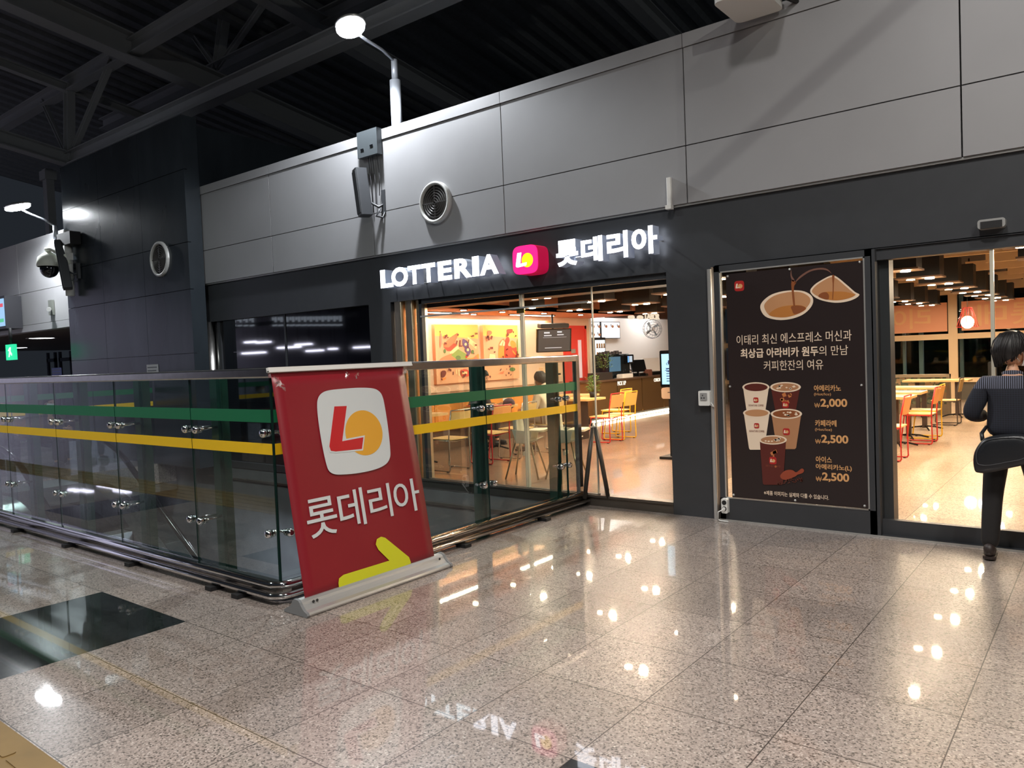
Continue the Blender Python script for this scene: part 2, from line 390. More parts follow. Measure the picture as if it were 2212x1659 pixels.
# pale building further left with a lit soffit
mb = MB()
for a, b in ((-34,-30.2),(-30.2,-27.7),(-27.7,-25.2),(-25.2,-22.4),(-22.4,-19.9),(-19.9,-17.2)):
    mb.box((a+.006, FY-.05, 2.80), (b-.006, FY, 3.52)).box((a+.006, FY-.05, 3.53), (b-.006, FY, 4.68))
mb.box((-34, FY-.06, 2.64), (-17.2, FY, 2.79))
struct('wall_left', mb, CLADW)
struct('ceiling_left', MB().box((-34, FY, 2.62), (-17.2, 16, 2.72)), mat('brown_soffit', C(120,104,92), .5))
struct('wall_far_left', MB().box((-34, 15.8, 0), (-17.2, 16, 2.7)).box((-17.3, 9.5, 0), (-17.2, 16, 2.7)).box((-34, FY, -.05), (-17.2, 16, 0)), mat('navy_wall', C(38,40,52), .5))
mb = MB().box((-34,FY+.02,2.73),(-17.2,16,2.8)); struct('floor_upper_left', mb, BLACKM)
for px, py in ((90, 730), (38, 751), (154, 658)):
    p = onz(px, py, 2.62) if px != 154 else None
    if p is None: continue
    t = thing('recessed_light', ('larger round recessed soffit light nearer the dark tower' if px == 90 else 'smaller round recessed soffit light above the green sign'), 'ceiling light', (p.x, p.y, 2.62), 'soffit lights left of the tower')
    MB().lathe([(.30,0),(.30,-.012),(.36,-.014),(.36,0)], (p.x,p.y,2.62), n=24).build('rim', WHITE, t)
    MB().cyl((p.x,p.y,2.617), (p.x,p.y,2.612), .29, n=24).build('diffuser', emis('cool_light', (.95,.97,1), 9), t)
p = onz(25, 765, 2.1); 
t = thing('exit_sign', 'small glowing green emergency exit sign hanging under the soffit', 'exit sign', (p.x, p.y, 2.1))
MB().box((p.x-.22,p.y-.03,1.98), (p.x+.22,p.y+.03,2.3)).build('light_box', emis('exit_green', (.02,.9,.42), 1.0), t)
mb = MB(); mb.prism(Plane((0,p.y-.031,0),(1,0,0),(0,0,1)), [(p.x-.08,2.04),(p.x-.02,2.04),(p.x+.02,2.11),(p.x+.1,2.06),(p.x+.12,2.1),(p.x+.05,2.16),(p.x+.08,2.24),(p.x,2.24),(p.x-.1,2.17),(p.x-.03,2.16)], 0, .003); mb.build('running_figure', emis('exit_white', (.8,1,.9), 1.2), t)
MB().cyl((p.x,p.y,2.3),(p.x,p.y,2.64),.03).build('bracket', BLACKM, t)
# doorway frames far left under the soffit
for k, (a, b) in enumerate(((100, 118), (126, 152))):
    p, q = ony(a, 770, 14), ony(b, 770, 14)
    MB_ = MB().box((p.x,14,0),(p.x+.12,14.1,2.62)).box((q.x-.12,14,0),(q.x,14.1,2.62)).box((p.x,14,2.2),(q.x,14.1,2.35))
    o = MB_.build('door_frame', mat('grey_violet_frame', C(96,98,116), .4)); tag(o, ('narrow','wide')[k]+' grey doorway frame in the dark passage under the soffit', 'doorway', kind='structure')

# ---- station roof: sloping deck with purlins and steel trusses
RF = mat('roof_deck', C(104,108,112), .7, noise=.1); RS = mat('roof_steel', C(150,154,158), .55)
SL = -.16
mb = MB()
def rz(y): return 12.0+SL*(y-6)
for k in range(90):
    x0 = -40+k*.62
    mb.add([(x0,-12,rz(-12)),(x0+.22,-12,rz(-12)),(x0+.31,-12,rz(-12)+.1),(x0+.53,-12,rz(-12)+.1),(x0+.62,-12,rz(-12)),
            (x0,34,rz(34)),(x0+.22,34,rz(34)),(x0+.31,34,rz(34)+.1),(x0+.53,34,rz(34)+.1),(x0+.62,34,rz(34))],
           ((0,1,6,5),(1,2,7,6),(2,3,8,7),(3,4,9,8)))
o = mb.build('ceiling', RF, recalc=False); o['kind'] = 'structure'; o['label'] = 'dark corrugated station roof deck high above'
def ibeam(mb, a, b, h=.34, w_=.24, t=.03):
    a, b = Vector(a), Vector(b); d_ = (b-a).normalized(); s_ = d_.cross(Vector((0,0,1))).normalized(); u_ = s_.cross(d_).normalized()
    for (sx, ux, ws, hs) in ((0, h/2, w_, t), (0, -h/2, w_, t), (0, 0, t*.7, h)):
        vs = []
        for p in (a, b):
            for q in ((-1,-1),(1,-1),(1,1),(-1,1)): vs.append(p+s_*(q[0]*ws/2)+u_*(ux+q[1]*hs/2))
        mb.add(vs, ((0,1,2,3),(7,6,5,4),(0,4,5,1),(1,5,6,2),(2,6,7,3),(3,7,4,0)))
def P9(px, py): return ony(px, py, 9.0)
t = thing('roof_truss', 'grey steel roof truss with diagonal braces meeting above the dark tower', 'roof truss', P9(150,345))
TP = WL[t.name]
def chord(name, a, b, h=.34, w_=.26): mb = MB(); ibeam(mb, a, b, h, w_); mb.build(name, RS, t)
n1 = P9(150,345); nA = P9(150,192); nB = P9(242,130); nC = P9(92,218); nD = P9(285,100); nE = P9(430,178)
dX = Vector((1,0,0))
chord('bottom_chord', n1, n1+dX*19, .3, .3); chord('top_chord', nC-dX*5, nC+dX*18, .32, .28)
chord('brace', n1, nA+Vector((0,0,.1)), .22, .2); chord('brace', n1, nB, .12, .12); chord('brace', n1, nC, .1, .1)
q1 = onx(60,0,n1.x+4.0)
def ybeam(px1, py1, y1, y0, h=.34, w_=.26, name='sloping_beam', lab='', X=None):
    p = ony(px1, py1, y1)
    a = p+Vector((0, y0-y1, SL*(y0-y1))); tt = thing(name, lab, 'roof beam', p)
    mb = MB(); ibeam(mb, a, p+Vector((0,26-y1,SL*(26-y1))), h, w_); mb.build('flange_beam', RS, tt); return p
ybeam(285,105,9,-4,.55,.42, lab='long pale grey roof beam crossing the upper left of the station roof')
ybeam(150,345,9,-2,.34,.3, lab='lower grey roof beam ending in the joint above the tower')
ybeam(150,192,9,-2,.2,.2, lab='thin roof beam running above the lower roof beam')
t = thing('roof_truss', 'second roof truss with thin braces fading into the dark above the shop', 'roof truss', ony(470,150,12))
p0, p1, p2, p3 = ony(470,150,12), ony(395,45,12), ony(575,0,12), ony(490,0,12)
for nm, a, b, h in (('bottom_chord', p0-dX*7, p0+dX*22, .3), ('top_chord', p1-dX*5, p1+dX*22, .3), ('brace', p0, p1, .12), ('brace', p0, p2, .12), ('brace', p0, p3, .22)):
    mb = MB(); ibeam(mb, a, b, h, h); mb.build(nm, RS, t)
for k in range(4):
    a = p0+dX*(4.5*k+4.5); b = p1+dX*(4.5*k+2.8); mb = MB(); ibeam(mb, a, b, .12, .12); mb.build('brace', RS, t)
ybeam(700,60,12,-2,.4,.34, lab='roof beam passing behind the bright lamp above the shop')
ybeam(1400,30,14,4,.3,.26, lab='faint roof beam just above the right part of the cladding')
p = ony(106,420,9); mb = MB().box((p.x-.13,8.9,4.5),(p.x+.13,9.1,n1.z)).box((p.x-.2,8.85,n1.z-.3),(p.x+.2,9.15,n1.z-.05))
o = mb.build('roof_post', RS); tag(o, 'upright square steel post rising beside the dark tower to the roof joint', 'post')

# unseen tube added right of view to cast the diagonal shadow on the cladding
LW = Vector((5.5,-3.5,7.0)); A_ = Vector((-.6,6.95,4.80)); B_ = Vector((-3.45,6.95,3.04)); A_ = A_+(LW-A_)*.4; B_ = B_+(LW-B_)*.4; A2 = A_+(A_-B_)*1.4
t = thing('shadow_tube', 'slanted tube added beyond the right edge of the view to cast a diagonal shadow', 'tube', B_)
MB().cyl(B_, A2, .045, n=12).build('tube', RS, t)
mb = MB()
for q in (B_+(A2-B_)*.02, B_+(A2-B_)*.7): mb.cyl(q, (q.x,q.y,rz(q.y)+.02), .006, n=6)
mb.build('hanger_rod', BLACKM, t)
# ---- hall beyond the photographer (mirrored in the dark glazing)
struct('wall_hall_back', MB().box((-34,-14.2,0),(9,-14,5)), mat('hall_back', C(50,52,58), .5)); struct('wall_hall_side', MB().box((-34.2,-14.2,0),(-34,6.8,5)), mat('hall_side', C(176,176,190), .6))
YV_ = 20.0                                        # distance of their mirror images behind the glazing
for a_, b_ in (((531,734),(559,741)),((556,735),(583,741)),((602,745),(648,753)),((664,756),(697,756)),((766,750),(799,747)),((526,760),(572,762)),((489,764),(501,765)),((712,752),(727,752)),((640,741),(672,744))):
    p, q = ony(*a_, YV_), ony(*b_, YV_); x0, x1, y, z = min(p.x,q.x), max(p.x,q.x), 2*(FY+.06)-YV_, (p.z+q.z)/2
    t = thing('linear_ceiling_light', 'long white linear light in the hall, mirrored in the dark glazing', 'ceiling light', ((x0+x1)/2,y,z), 'linear lights in the hall behind')
    MB().box((x0,y-.09,z),(x1,y+.09,z+.06)).build('housing', ALU, t)
    MB().box((x0+.02,y-.09,z-.06),(x1-.02,y+.11,z)).build('tube', emis('hall_white', (.80,.80,1.0), 14), t)
    for s_ in (x0+.1, x1-.1): MB().cyl((s_,y,z+.06),(s_,y,z+2.6),.008,n=6).build('wire', BLACKM, t)
y = 2*(FY+.06)-14; PHB = Plane((0,14,0),(1,0,0),(0,0,1)); u0, v0 = PHB.uv(478,704); u1, v1_ = PHB.uv(770,684)
t = thing('hanging_sign_board', 'dark hanging board with small white marks, mirrored in the dark glazing', 'sign board', ((u0+u1)/2,y,v0))
MB().box((u0,y-.08,v0-.12),(u1,y,v1_+.12)).build('board', BLACKM, t)
for xa in (u0+.3,u1-.3): MB().cyl((xa,y-.04,v1_+.1),(xa,y-.04,v1_+3),.02,n=8).build('hanger', BLACKM, t)
mb = MB()
for k in range(16):
    px = (500+k*13 if k < 4 else 588+(k-4)*12.6); u, v = PHB.uv(px, 694-(px-583)*.012)
    mb.box((u,y+.001,v-.16),(u+.26,y+.008,v-.11)).box((u,y+.001,v+.02),(u+.1,y+.008,v+.12)).box((u+.13,y+.001,v-.04),(u+.24,y+.008,v+.12))
mb.build('pictogram_marks', emis('sign_white', (.75,.85,1), .9), t)

# ================================================================ glass railings round the opening
t = thing('glass_railing', 'long glass railing parallel to the shop front, left of the red banner', 'glass railing', (-9, 3.1, 0))
LJ = [-4.585, -5.65, -6.93, -8.21, -9.49, -10.77, -12.05, -13.3]
def panel(t, a, b, axis, pos, i):
    # one pane with its two film stripes; axis 0 = runs along X at y=pos, axis 1 = runs along Y at x=pos
    lo, hi = min(a,b)+.006, max(a,b)-.006; h = .006
    def bx(mb, z0, z1, off0, off1, mi=0):
        if axis == 0: mb.box((lo,pos+off0,z0),(hi,pos+off1,z1),mi)
        else: mb.box((pos+off0,lo,z0),(pos+off1,hi,z1),mi)
        return mb
    mb = MB(); bx(mb, .12, 1.57, -h, h)
    for e in (lo, hi):
        if axis == 0: mb.box((e-.003,pos-h,.12),(e+.003,pos+h,1.57),1)
        else: mb.box((pos-h,e-.003,.12),(pos+h,e+.003,1.57),1)
    p = mb.build('glass_panel', [GL_RAIL, GL_EDGE], t)
    s_ = 1 if axis == 0 else -1
    bx(MB(), 1.255, 1.345, -s_*h*1.2, -s_*h*1.5).build('green_stripe', MGREEN, p)
    bx(MB(), 1.03, 1.108, -s_*h*1.2, -s_*h*1.5).build('yellow_stripe', MYELL, p)
def fitting(t, q, n_, d_, post):
    # steel ball fixing on the outer face, arm through to the post; q centre, n_ outward normal
    q, n_, post = Vector(q), Vector(n_), Vector(post)
    mb = MB(); mb.lathe([(0,.034),(.014,.033),(.026,.026),(.031,.014),(.031,.0),(.024,-.004)], q+n_*.008, n_, 16)
    mb.cyl(q-n_*.008, q-n_*.03, .026, n=14); mb.tube([q-n_*.03, q-n_*.09, post], .011); return mb.build('glass_fixing', CHROME, t)
def post(t, x, y, ax):
    mb = MB(); mb.box((x-.05,y-.05,-.3),(x+.05,y+.05,1.56)); mb.box((x-.075,y-.03,-.3),(x+.075,y-.024,1.56) if ax == 0 else (x+.075,y-.024,1.56))
    mb.build('post', GREENP, t)
for i in range(len(LJ)-1): panel(t, LJ[i], LJ[i+1], 0, 3.1, i)
for i, j in enumerate(LJ):
    if i == 0:
        for z in (.47, 1.18): fitting(t, (j-.09,3.1,z), (0,-1,0), 0, (j-.09,3.2,z))
        continue
    post(t, j+.0, 3.34, 0)
    for z in (.47, 1.18):
        for s_ in (-1, 1): fitting(t, (j+s_*.075,3.1,z), (0,-1,0), 0, (j+s_*.03,3.29,z))
MB().rbox((-13.35,3.068,1.565),(-4.56,3.132,1.635),.012,axis=0).build('handrail', STEEL, t)
mb = MB(); mb.box((-13.3,3.07,.02),(-4.60,3.16,.125))
for z, o_ in ((.118,.075),(.052,.085)): pass
mb.build('base_channel', STEEL, t)
mb = MB()
for x in [LJ[i]+.35 for i in range(1,8)]+[-4.95]: mb.box((x-.04,2.96,0),(x+.04,3.08,.03))
mb.build('foot_block', BLACKM, t)
c0, c1 = Vector((-4.585,3.1,0)), None
def cornertube(y_off, z, r, name):
    mb = MB(); a = 3.1-y_off; b = -4.585+y_off; pts = [(-13.3,a,z),(b-.12,a,z)]
    for k in range(1,6):
        th = k*PI/12; pts.append((b-.12+.12*math.sin(th), a+.12-.12*math.cos(th), z))
    return pts
for z, off, r in ((.125,.05,.03),(.062,.085,.024)):
    MB().tube(cornertube(off, z, r, ''), r, n=12).build('kick_rail', CHROME, t)

t = thing('glass_railing', 'shorter glass railing behind the red banner running to the shop front', 'glass railing', (-4.585, 5, 0))
RJ = [3.1, 4.07, 5.37, 6.67, 6.9]
for i in range(len(RJ)-1): panel(t, RJ[i], RJ[i+1], 1, -4.585, i)
for j in (4.07, 5.37, 6.62):
    mb = MB(); mb.box((-4.875,j+.12,-.3),(-4.775,j+.22,1.56)).box((-4.90,j+.16,-.3),(-4.75,j+.18,1.56)); mb.build('post', GREENP, t)
    for z in (.47,1.18):
        for s_ in (-1,1): fitting(t, (-4.585,j+s_*.07,z), (1,0,0), 0, (-4.77,j+.17+s_*.02,z))
for z in (.47,1.18): fitting(t, (-4.585,3.19,z), (1,0,0), 0, (-4.68,3.19,z))
MB().rbox((-4.617,3.14,1.565),(-4.553,6.9,1.635),.012,axis=1).box((-4.61,6.87,.1),(-4.56,6.93,1.63)).build('handrail', STEEL, t)
MB().box((-4.64,3.16,.02),(-4.545,6.93,.125)).build('base_channel', STEEL, t)
mb = MB()
for y in (3.7,4.9,6.1): mb.box((-4.55,y-.04,0),(-4.44,y+.04,.03))
mb.build('foot_block', BLACKM, t)
for z, off, r in ((.125,.05,.03),(.062,.085,.024)):
    a = 3.1-off; b = -4.585+off; pts = []
    for k in range(0,4):
        th = PI/4+k*PI/12*1.0; th = min(th, PI/2); pts.append((b-.12+.12*math.sin(th), a+.12-.12*math.cos(th), z))
    pts.append((b, 6.93, z)); MB().tube(pts, r, n=12).build('kick_rail', CHROME, t)

# far railing at the left end of the opening
t = thing('glass_railing', 'distant glass railing with faint stripes at the left end of the floor opening', 'glass railing', (-13.3, 5, 0))
for i, (a, b) in enumerate(((3.2,4.4),(4.4,5.6),(5.6,6.6))):
    panel(t, a, b, 1, -13.3, i)
MB().rbox((-13.33,3.16,1.0+.565),(-13.27,6.6,1.62),.012,axis=1).build('handrail', STEEL, t)

# escalator in the opening, descending towards the shop
t = thing('escalator', 'escalator descending in the floor opening with curved steel balustrades', 'escalator', (-12.5, 4.6, -.2))
def escal_path(z0, xs=-13.2):
    pts = [(xs,z0),(-12.4,z0)]
    for k in range(1,9):
        a = k*math.radians(33)/8; R_ = 2.2; pts.append((-12.4+R_*math.sin(a), z0-R_*(1-math.cos(a))))
    x, z = pts[-1]; pts.append((x+5.6*math.cos(math.radians(33)), z-5.6*math.sin(math.radians(33)))); return pts
for y in (3.85, 5.15):
    mb = MB(); P_ = escal_path(-.05); k = len(P_)
    for i in range(k-1):
        (x0,z0),(x1,z1) = P_[i],P_[i+1]
        mb.add([(x0,y-.14,z0),(x0,y+.14,z0),(x1,y+.14,z1),(x1,y-.14,z1),(x0,y-.14,z0-.35),(x0,y+.14,z0-.35),(x1,y+.14,z1-.35),(x1,y-.14,z1-.35)],
               ((0,3,2,1),(4,5,6,7),(0,4,7,3),(1,2,6,5)), 0, False)
    mb.build('skirt_deck', STEEL, t)
    mb = MB().tube([(x,y,z+.72) for x,z in P_], .04, n=10); mb.build('handrail', BLACKG, t)
    mb = MB()
    for i in range(k-1):
        (x0,z0),(x1,z1) = P_[i],P_[i+1]
        mb.add([(x0,y-.005,z0),(x1,y-.005,z1),(x1,y-.005,z1+.7),(x0,y-.005,z0+.7),(x0,y+.005,z0),(x1,y+.005,z1),(x1,y+.005,z1+.7),(x0,y+.005,z0+.7)],((0,1,2,3),(7,6,5,4),(3,2,6,7),(0,4,5,1)))
    mb.build('balustrade_glass', GL_RAIL, t)
mb = MB(); x, z = -12.4+2.2*math.sin(math.radians(33)), -.25-2.2*(1-math.cos(math.radians(33)))
for k in range(16):
    mb.box((x+k*.32,4.0,z-k*.208-.21),(x+k*.32+.32,5.0,z-k*.208),0); mb.box((x+k*.32+.29,4.0,z-k*.208),(x+k*.32+.32,5.0,z-k*.208+.003),1)
mb.box((-13.25,4.0,-.3),(-12.4,5.0,-.02)); mb.build('steps', [mat('ribbed_step', C(120,122,124), .4, .6), ALU], t)
# markings on the level below
mb = MB()
for k in range(7): mb.box((-10.5+k*.75,5.4,-5.0),(-10.1+k*.75,6.8,-4.995))
o = mb.build('crossing_stripes', WHITE); tag(o, 'pale crossing stripes painted on the dark lower level', 'floor marking')

# ================================================================ red roll-up banner leaning on the railing
t = thing('roll_up_banner', 'red roll-up banner with white emblem, shop name and yellow arrow, leaning on the railing', 'banner', (-4.24, 3.7, 0))
PB = Plane((-4.235, 3.7, .085), (0,1,0), (-.262,0,1.54))
q = [PB.uv(*p) for p in ((652,1288),(940,1205),(872,797),(592,806))]
uL, uR = (q[0][0]+q[3][0])/2, (q[1][0]+q[2][0])/2; vT = (q[2][1]+q[3][1])/2+.01
RED = mat('red_banner_vinyl', C(134,26,38), .38, noise=.05, nscale=1.5)
mb = MB(); nu, nv = 14, 16; vs = []
for j in range(nv+1):
    for i in range(nu+1):
        a, b = i/nu, j/nv; bulge = -.004*math.sin(a*PI)*math.sin(b*PI)
        vs.append(PB.pt(uL+(uR-uL)*a, -.03+(vT+.03)*b, bulge-.004))
mb.add(vs, [(j*(nu+1)+i, j*(nu+1)+i+1, (j+1)*(nu+1)+i+1, (j+1)*(nu+1)+i) for j in range(nv) for i in range(nu)], 0, True)
sheet = mb.build('banner_sheet', RED, t)
so = sheet.modifiers.new('s', 'SOLIDIFY'); so.thickness = .0015; so.offset = -1
def PBs(pts, o=(560,760), s_=2.86): return [PB.uv(o[0]+x/s_, o[1]+y/s_) for x, y in pts]
WV = mat('white_vinyl', C(204,210,212), .4); RV = mat('red_vinyl', C(192,26,36), .4); YV = mat('amber_vinyl', C(222,162,50), .4); LIME = mat('lime_vinyl', C(206,208,40), .4)
pl_ = smooth_loop(PBs([(357,340),(362,290),(385,256),(430,238),(520,228),(620,222),(700,226),(738,243),(760,275),(775,340),(795,470),(808,600),(806,655),(780,695),(720,725),(620,748),(520,758),(465,756),(430,735),(410,680),(385,560),(365,430)]))
MB().prism(PB, pl_, .001, .002).build('emblem_plate', WV, t)
pc = PBs([(648,500)])[0]; MB().prism(PB, circle(pc[0], pc[1], (PBs([(762,490)])[0][0]-PBs([(534,505)])[0][0])/2, (PBs([(655,358)])[0][1]-PBs([(655,640)])[0][1])/2, 48), .002, .003).build('emblem_circle', YV, t)
Lq = PBs([(462,338),(538,335),(510,553),(641,528),(632,600),(470,616),(440,612),(431,585)])
MB().prism(PB, grow(Lq, .012), .003, .004).build('emblem_outline', WV, t)
MB().prism(PB, Lq, .004, .005).build('emblem_letter', RV, t)
for ch, (xl, xr, ytl, ybl) in zip('롯데리아', ((292,478,(385,898),(392,1140)), (491,648,(570,848),(585,1082)), (678,814,(745,820),(760,1030)), (832,988,(905,790),(920,993)))):
    a = PBs([(xl,(ytl[1]+ybl[1])/2+16),(xr,(ytl[1]+ybl[1])/2-16),ytl,ybl])
    put_text(mb := MB(), PB, ch, a[0][0], a[1][0], a[3][1], a[2][1], .001, .0025, .006); mb.build('syllable', WV, t)
ar = PBs([(489,1430),(492,1400),(520,1377),(803,1290),(735,1222),(719,1190),(726,1157),(752,1142),(778,1149),(924,1268),(936,1300),(934,1326),(930,1345),(505,1475),(492,1462)])
MB().prism(PB, ar, .001, .002).build('arrow', LIME, t)
# top bar, cassette base, tape wrinkles
a, b = PB.uv(577,797), PB.uv(888,790); v = (a[1]+b[1])/2
mb = MB(); 
for w0, w1, dv0, dv1 in ((-.012,.014,-.012,.02),(-.006,.018,-.014,-.004)):
    mb.prism(PB, [(a[0],v+dv0),(b[0],v+dv0),(b[0],v+dv1),(a[0],v+dv1)], w0, w1)
mb.build('top_bar', WHITE, t)
y0, y1 = onx(650,1320,-4.2).y, onx(965,1222,-4.2).y
prof = [(.115,.0),(.12,.012),(.112,.026),(.085,.036),(.07,.05),(.055,.066),(.045,.082),(.03,.095),(-.01,.098),(-.03,.085),(-.035,.07),(-.05,.05),(-.09,.03),(-.12,.014),(-.12,0)]
mb = MB(); n = len(prof); vs = [(-4.26+p[0], y, .004+p[1]) for y in (y0+.02, y1-.02) for p in prof]
mb.add(vs, [tuple(range(n)), tuple(range(n,2*n))]+[(k,(k+1)%n,n+(k+1)%n,n+k) for k in range(n)])
base = mb.build('cassette_base', ALU, t)
for y, s_ in ((y0,1),(y1,-1)):
    mb = MB(); vs = [(-4.26+p[0]*1.06, yy, .003+p[1]*1.06) for yy in (y, y+s_*.02) for p in prof]
    mb.add(vs, [tuple(range(n)), tuple(range(n,2*n))]+[(k,(k+1)%n,n+(k+1)%n,n+k) for k in range(n)]); mb.build('end_cap', mat('cap_grey', C(120,122,124), .4), t)
mb = MB()
for y in (y0+.10, y0+.13, y1-.08):
    mb.cyl((-4.20,y,.075),(-4.193,y,.079),.008)
mb.build('screws', BLACKM, base)
TAPE = glass('clear_tape', (.9,.9,.9), 8, .2)
random.seed(3)
for (px, py, s_) in ((603,828,.055),(872,802,.05),(748,806,.035),(768,812,.03)):
    c = PB.uv(px, py); mb = MB(); vs = []; fs = []
    for k in range(14):
        a1 = random.uniform(0,6.28); L_ = s_*random.uniform(.4,1); u, v = c[0]+random.uniform(-.3,.3)*s_, c[1]+random.uniform(-.5,.5)*s_
        p = [PB.pt(u,v,.003), PB.pt(u+L_*math.cos(a1),v+L_*math.sin(a1),.004), PB.pt(u+L_*.6*math.cos(a1+.5),v+L_*.6*math.sin(a1+.5),.012)]
        i0 = len(vs); vs += p; fs.append((i0,i0+1,i0+2))
    mb.add(vs, fs); mb.build('crumpled_tape', TAPE, t, recalc=False)

# ================================================================ illuminated shop sign
SF = emis('sign_face', (.86,.9,1.0), 4.2); SIDE = mat('sign_side', C(176,184,196), .35, .3, em=(.6,.7,1), es=.12)
PSG = Plane((0, 6.74, 0), (1,0,0), (0,0,1))
def sgx(px, py): return PSG.uv(px, py)
t = thing('illuminated_letters', 'glowing white latin letters of the shop name on the dark band', 'sign', (-6.5, FY, 2.7))
zb = [sgx(824,624)[1], sgx(1072,590)[1]]; zt = [sgx(822,584)[1], sgx(1058,549)[1]]
z0, z1 = sum(zb)/2, sum(zt)/2
for ch, a, b in zip('LOTTERIA', (68,143,255,350,460,572,695,745), (155,256,346,443,556,692,741,874)):
    xa, ya = 800+a/3.16, 480+395/3.16-(a-68)*.0457; xb = 800+b/3.16
    e = .006 if ch in 'O' else 0
    put_text(mb := MB(), PSG, ch, sgx(xa, 600-(a-68)*.042)[0], sgx(xb, 600-(b-68)*.042)[0], z0-e, z1+e, -.13, 0, .045, 0, 1); mb.build('letter', [SF, SIDE], t)
    um = (sgx(xa, 600-(a-68)*.042)[0]+sgx(xb, 600-(b-68)*.042)[0])/2+(-.05 if ch == 'L' else 0); MB().cyl((um,6.86,z0+.02),(um,6.96,z0+.02),.008,n=8).build('mounting_pin', ALU, t)
t = thing('illuminated_letters', 'glowing white korean letters of the shop name on the dark band', 'sign', (-4.1, FY, 2.7))
for ch, (a, b, tp, bt) in zip('롯데리아', ((1268,1418,(1330,122),(1335,300)), (1437,1584,(1510,98),(1520,270)), (1614,1757,(1690,62),(1700,245)), (1782,1958,(1870,28),(1880,218)))):
    f3 = lambda x, y: sgx(800+x/3.16, 480+y/3.16); ym = (tp[1]+bt[1])/2
    put_text(mb := MB(), PSG, ch, f3(a,ym+10)[0], f3(b,ym-10)[0], f3(*bt)[1], f3(*tp)[1], -.13, 0, .04, 0, 1); mb.build('syllable', [SF, SIDE], t)
    q_ = f3(b-12,ym-10); MB().cyl((q_[0]-.03,6.86,q_[1]),(q_[0]-.03,6.96,q_[1]),.008,n=8).build('mounting_pin', ALU, t)
t = thing('illuminated_logo', 'glowing magenta rounded square emblem with a yellow disc between the sign letters', 'sign', (-5.1, FY, 2.7))
a, b, c_, d_ = sgx(1107,562), sgx(1161,556), sgx(1136,529), sgx(1136,592)
cx, cy, rx = (a[0]+b[0])/2, (c_[1]+d_[1])/2, (b[0]-a[0])/2
MB().prism(PSG, squircle(cx, cy, rx, (c_[1]-d_[1])/2), -.209, -.012).build('logo_box', mat('logo_side', C(190,20,70), .3, em=C(230,20,80), es=.35), t)
MB().prism(PSG, squircle(cx, cy, rx*.985, (c_[1]-d_[1])/2*.985), -.012, 0).build('logo_plate', emis('logo_magenta', C(236,18,122), 1.6), t)
logo(t, PSG, cx, cy, rx*.98, 0, None, emis('logo_white', (1,.93,1), 3.5), emis('logo_yellow', C(250,190,0), 2.2), None)

# ================================================================ windows and doors of the shop
def frame_box(mb, x0, x1, z0, z1, y0, y1, w_, b=None):
    b = w_ if b is None else b
    mb.box((x0,y0,z0),(x0+w_,y1,z1)).box((x1-w_,y0,z0),(x1,y1,z1)).box((x0,y0,z1-w_),(x1,y1,z1)).box((x0,y0,z0),(x1,y1,z0+b)); return mb
o = struct('window_2', MB().box((-7.02,FY+.04,0),(-6.97,FY+.1,2.42)).box((-7.02,FY+.04,0),(-4.42,FY+.1,.12)).box((-7.02,FY+.04,2.36),(-3.5,FY+.1,2.42)), FRAME)
MB().box((-6.98,FY+.065,.12),(-5.40,FY+.073,2.37)).build('window_pane', GL_SHOP, o)
MB().box((-5.38,FY+.085,.12),(-4.44,FY+.093,2.37)).build('window_pane', GL_SHOP, o)
PE = mat('pale_edge', C(200,196,180), .25)
MB().box((-5.405,FY+.06,.12),(-5.392,FY+.10,2.36)).box((-5.375,FY+.06,.12),(-5.362,FY+.10,2.36)).box((-4.442,FY+.08,.12),(-4.43,FY+.10,2.36)).build('glass_edge', PE, o)
MB().box((-5.44,FY+.05,2.14),(-5.33,FY+.06,2.2)).build('patch_fitting', mat('brass_fitting', C(190,160,90), .25, .9), o)
o['label'] = 'shop window left of the open entrance'
MB().box((-7.5,FY+.22,2.32),(-3.5,FY+.5,2.42)).build('header', FRAME, o)
MB().box((-6.99,FY+.03,2.19),(-4.45,FY+.05,2.21)).build('top_rail', ALU, o)
# steel jamb panels left of the window, threshold of the entrance
mb = MB()
for k, x in enumerate((-7.46, -7.31, -7.16)): mb.rbox((x,FY+.02+k*.05,.05),(x+.13,FY+.12+k*.05,2.42),.02)
o = mb.build('folded_steel_panels', mat('warm_reflecting_steel', (.86,.74,.56), .3, 1, bump=.1, bscale=4, stretch=(1,1,4))); tag(o, 'stack of folded brushed steel shutter panels beside the shop window', 'shutter panels')
MB_ = MB().box((-7.5,FY+.0,-.0),(-3.5,FY+.2,.1)).box((-7.5,FY-.02,.095),(-3.5,FY+.0,.12)).box((-12.2,FY-.02,-.2),(-4.5,FY+.02,-.17))
struct('trim_2', MB_, mat('threshold_grey', C(96,90,84), .35, .6))
# poster window and sliding door
o = struct('window_3', frame_box(MB(), -2.99, -1.6, 0, 2.42, FY-.045, FY+.02, .055, .22).box((-1.61,FY-.045,0),(-1.575,FY+.12,2.42)), FRAME); o['label'] = 'fixed glazed panel carrying the coffee poster'
MB().box((-2.94,FY-.015,.2),(-1.65,FY-.007,2.37)).build('window_pane', GL_SHOP, o)
mb = frame_box(MB(), -2.935, -1.655, .22, 2.365, FY-.05, FY-.045, .012); mb.build('edge_strip', ALU, o)
o = struct('door_1', MB().box((-1.6,FY+.02,2.33),(2.5,FY+.14,2.42)).box((-1.6,FY+.03,.0),(2.5,FY+.09,.14)).box((-1.6,FY-.02,0),(2.5,FY+.03,.012)).box((-1.58,FY+.1,IZ0),(-1.5,FY+.26,2.4)), FRAME)
o['label'] = 'glass sliding entrance on the right where the person stands'
MB().box((-1.58,FY+.05,.14),(-.76,FY+.06,2.34)).build('door_glass', GL_SHOP, o)
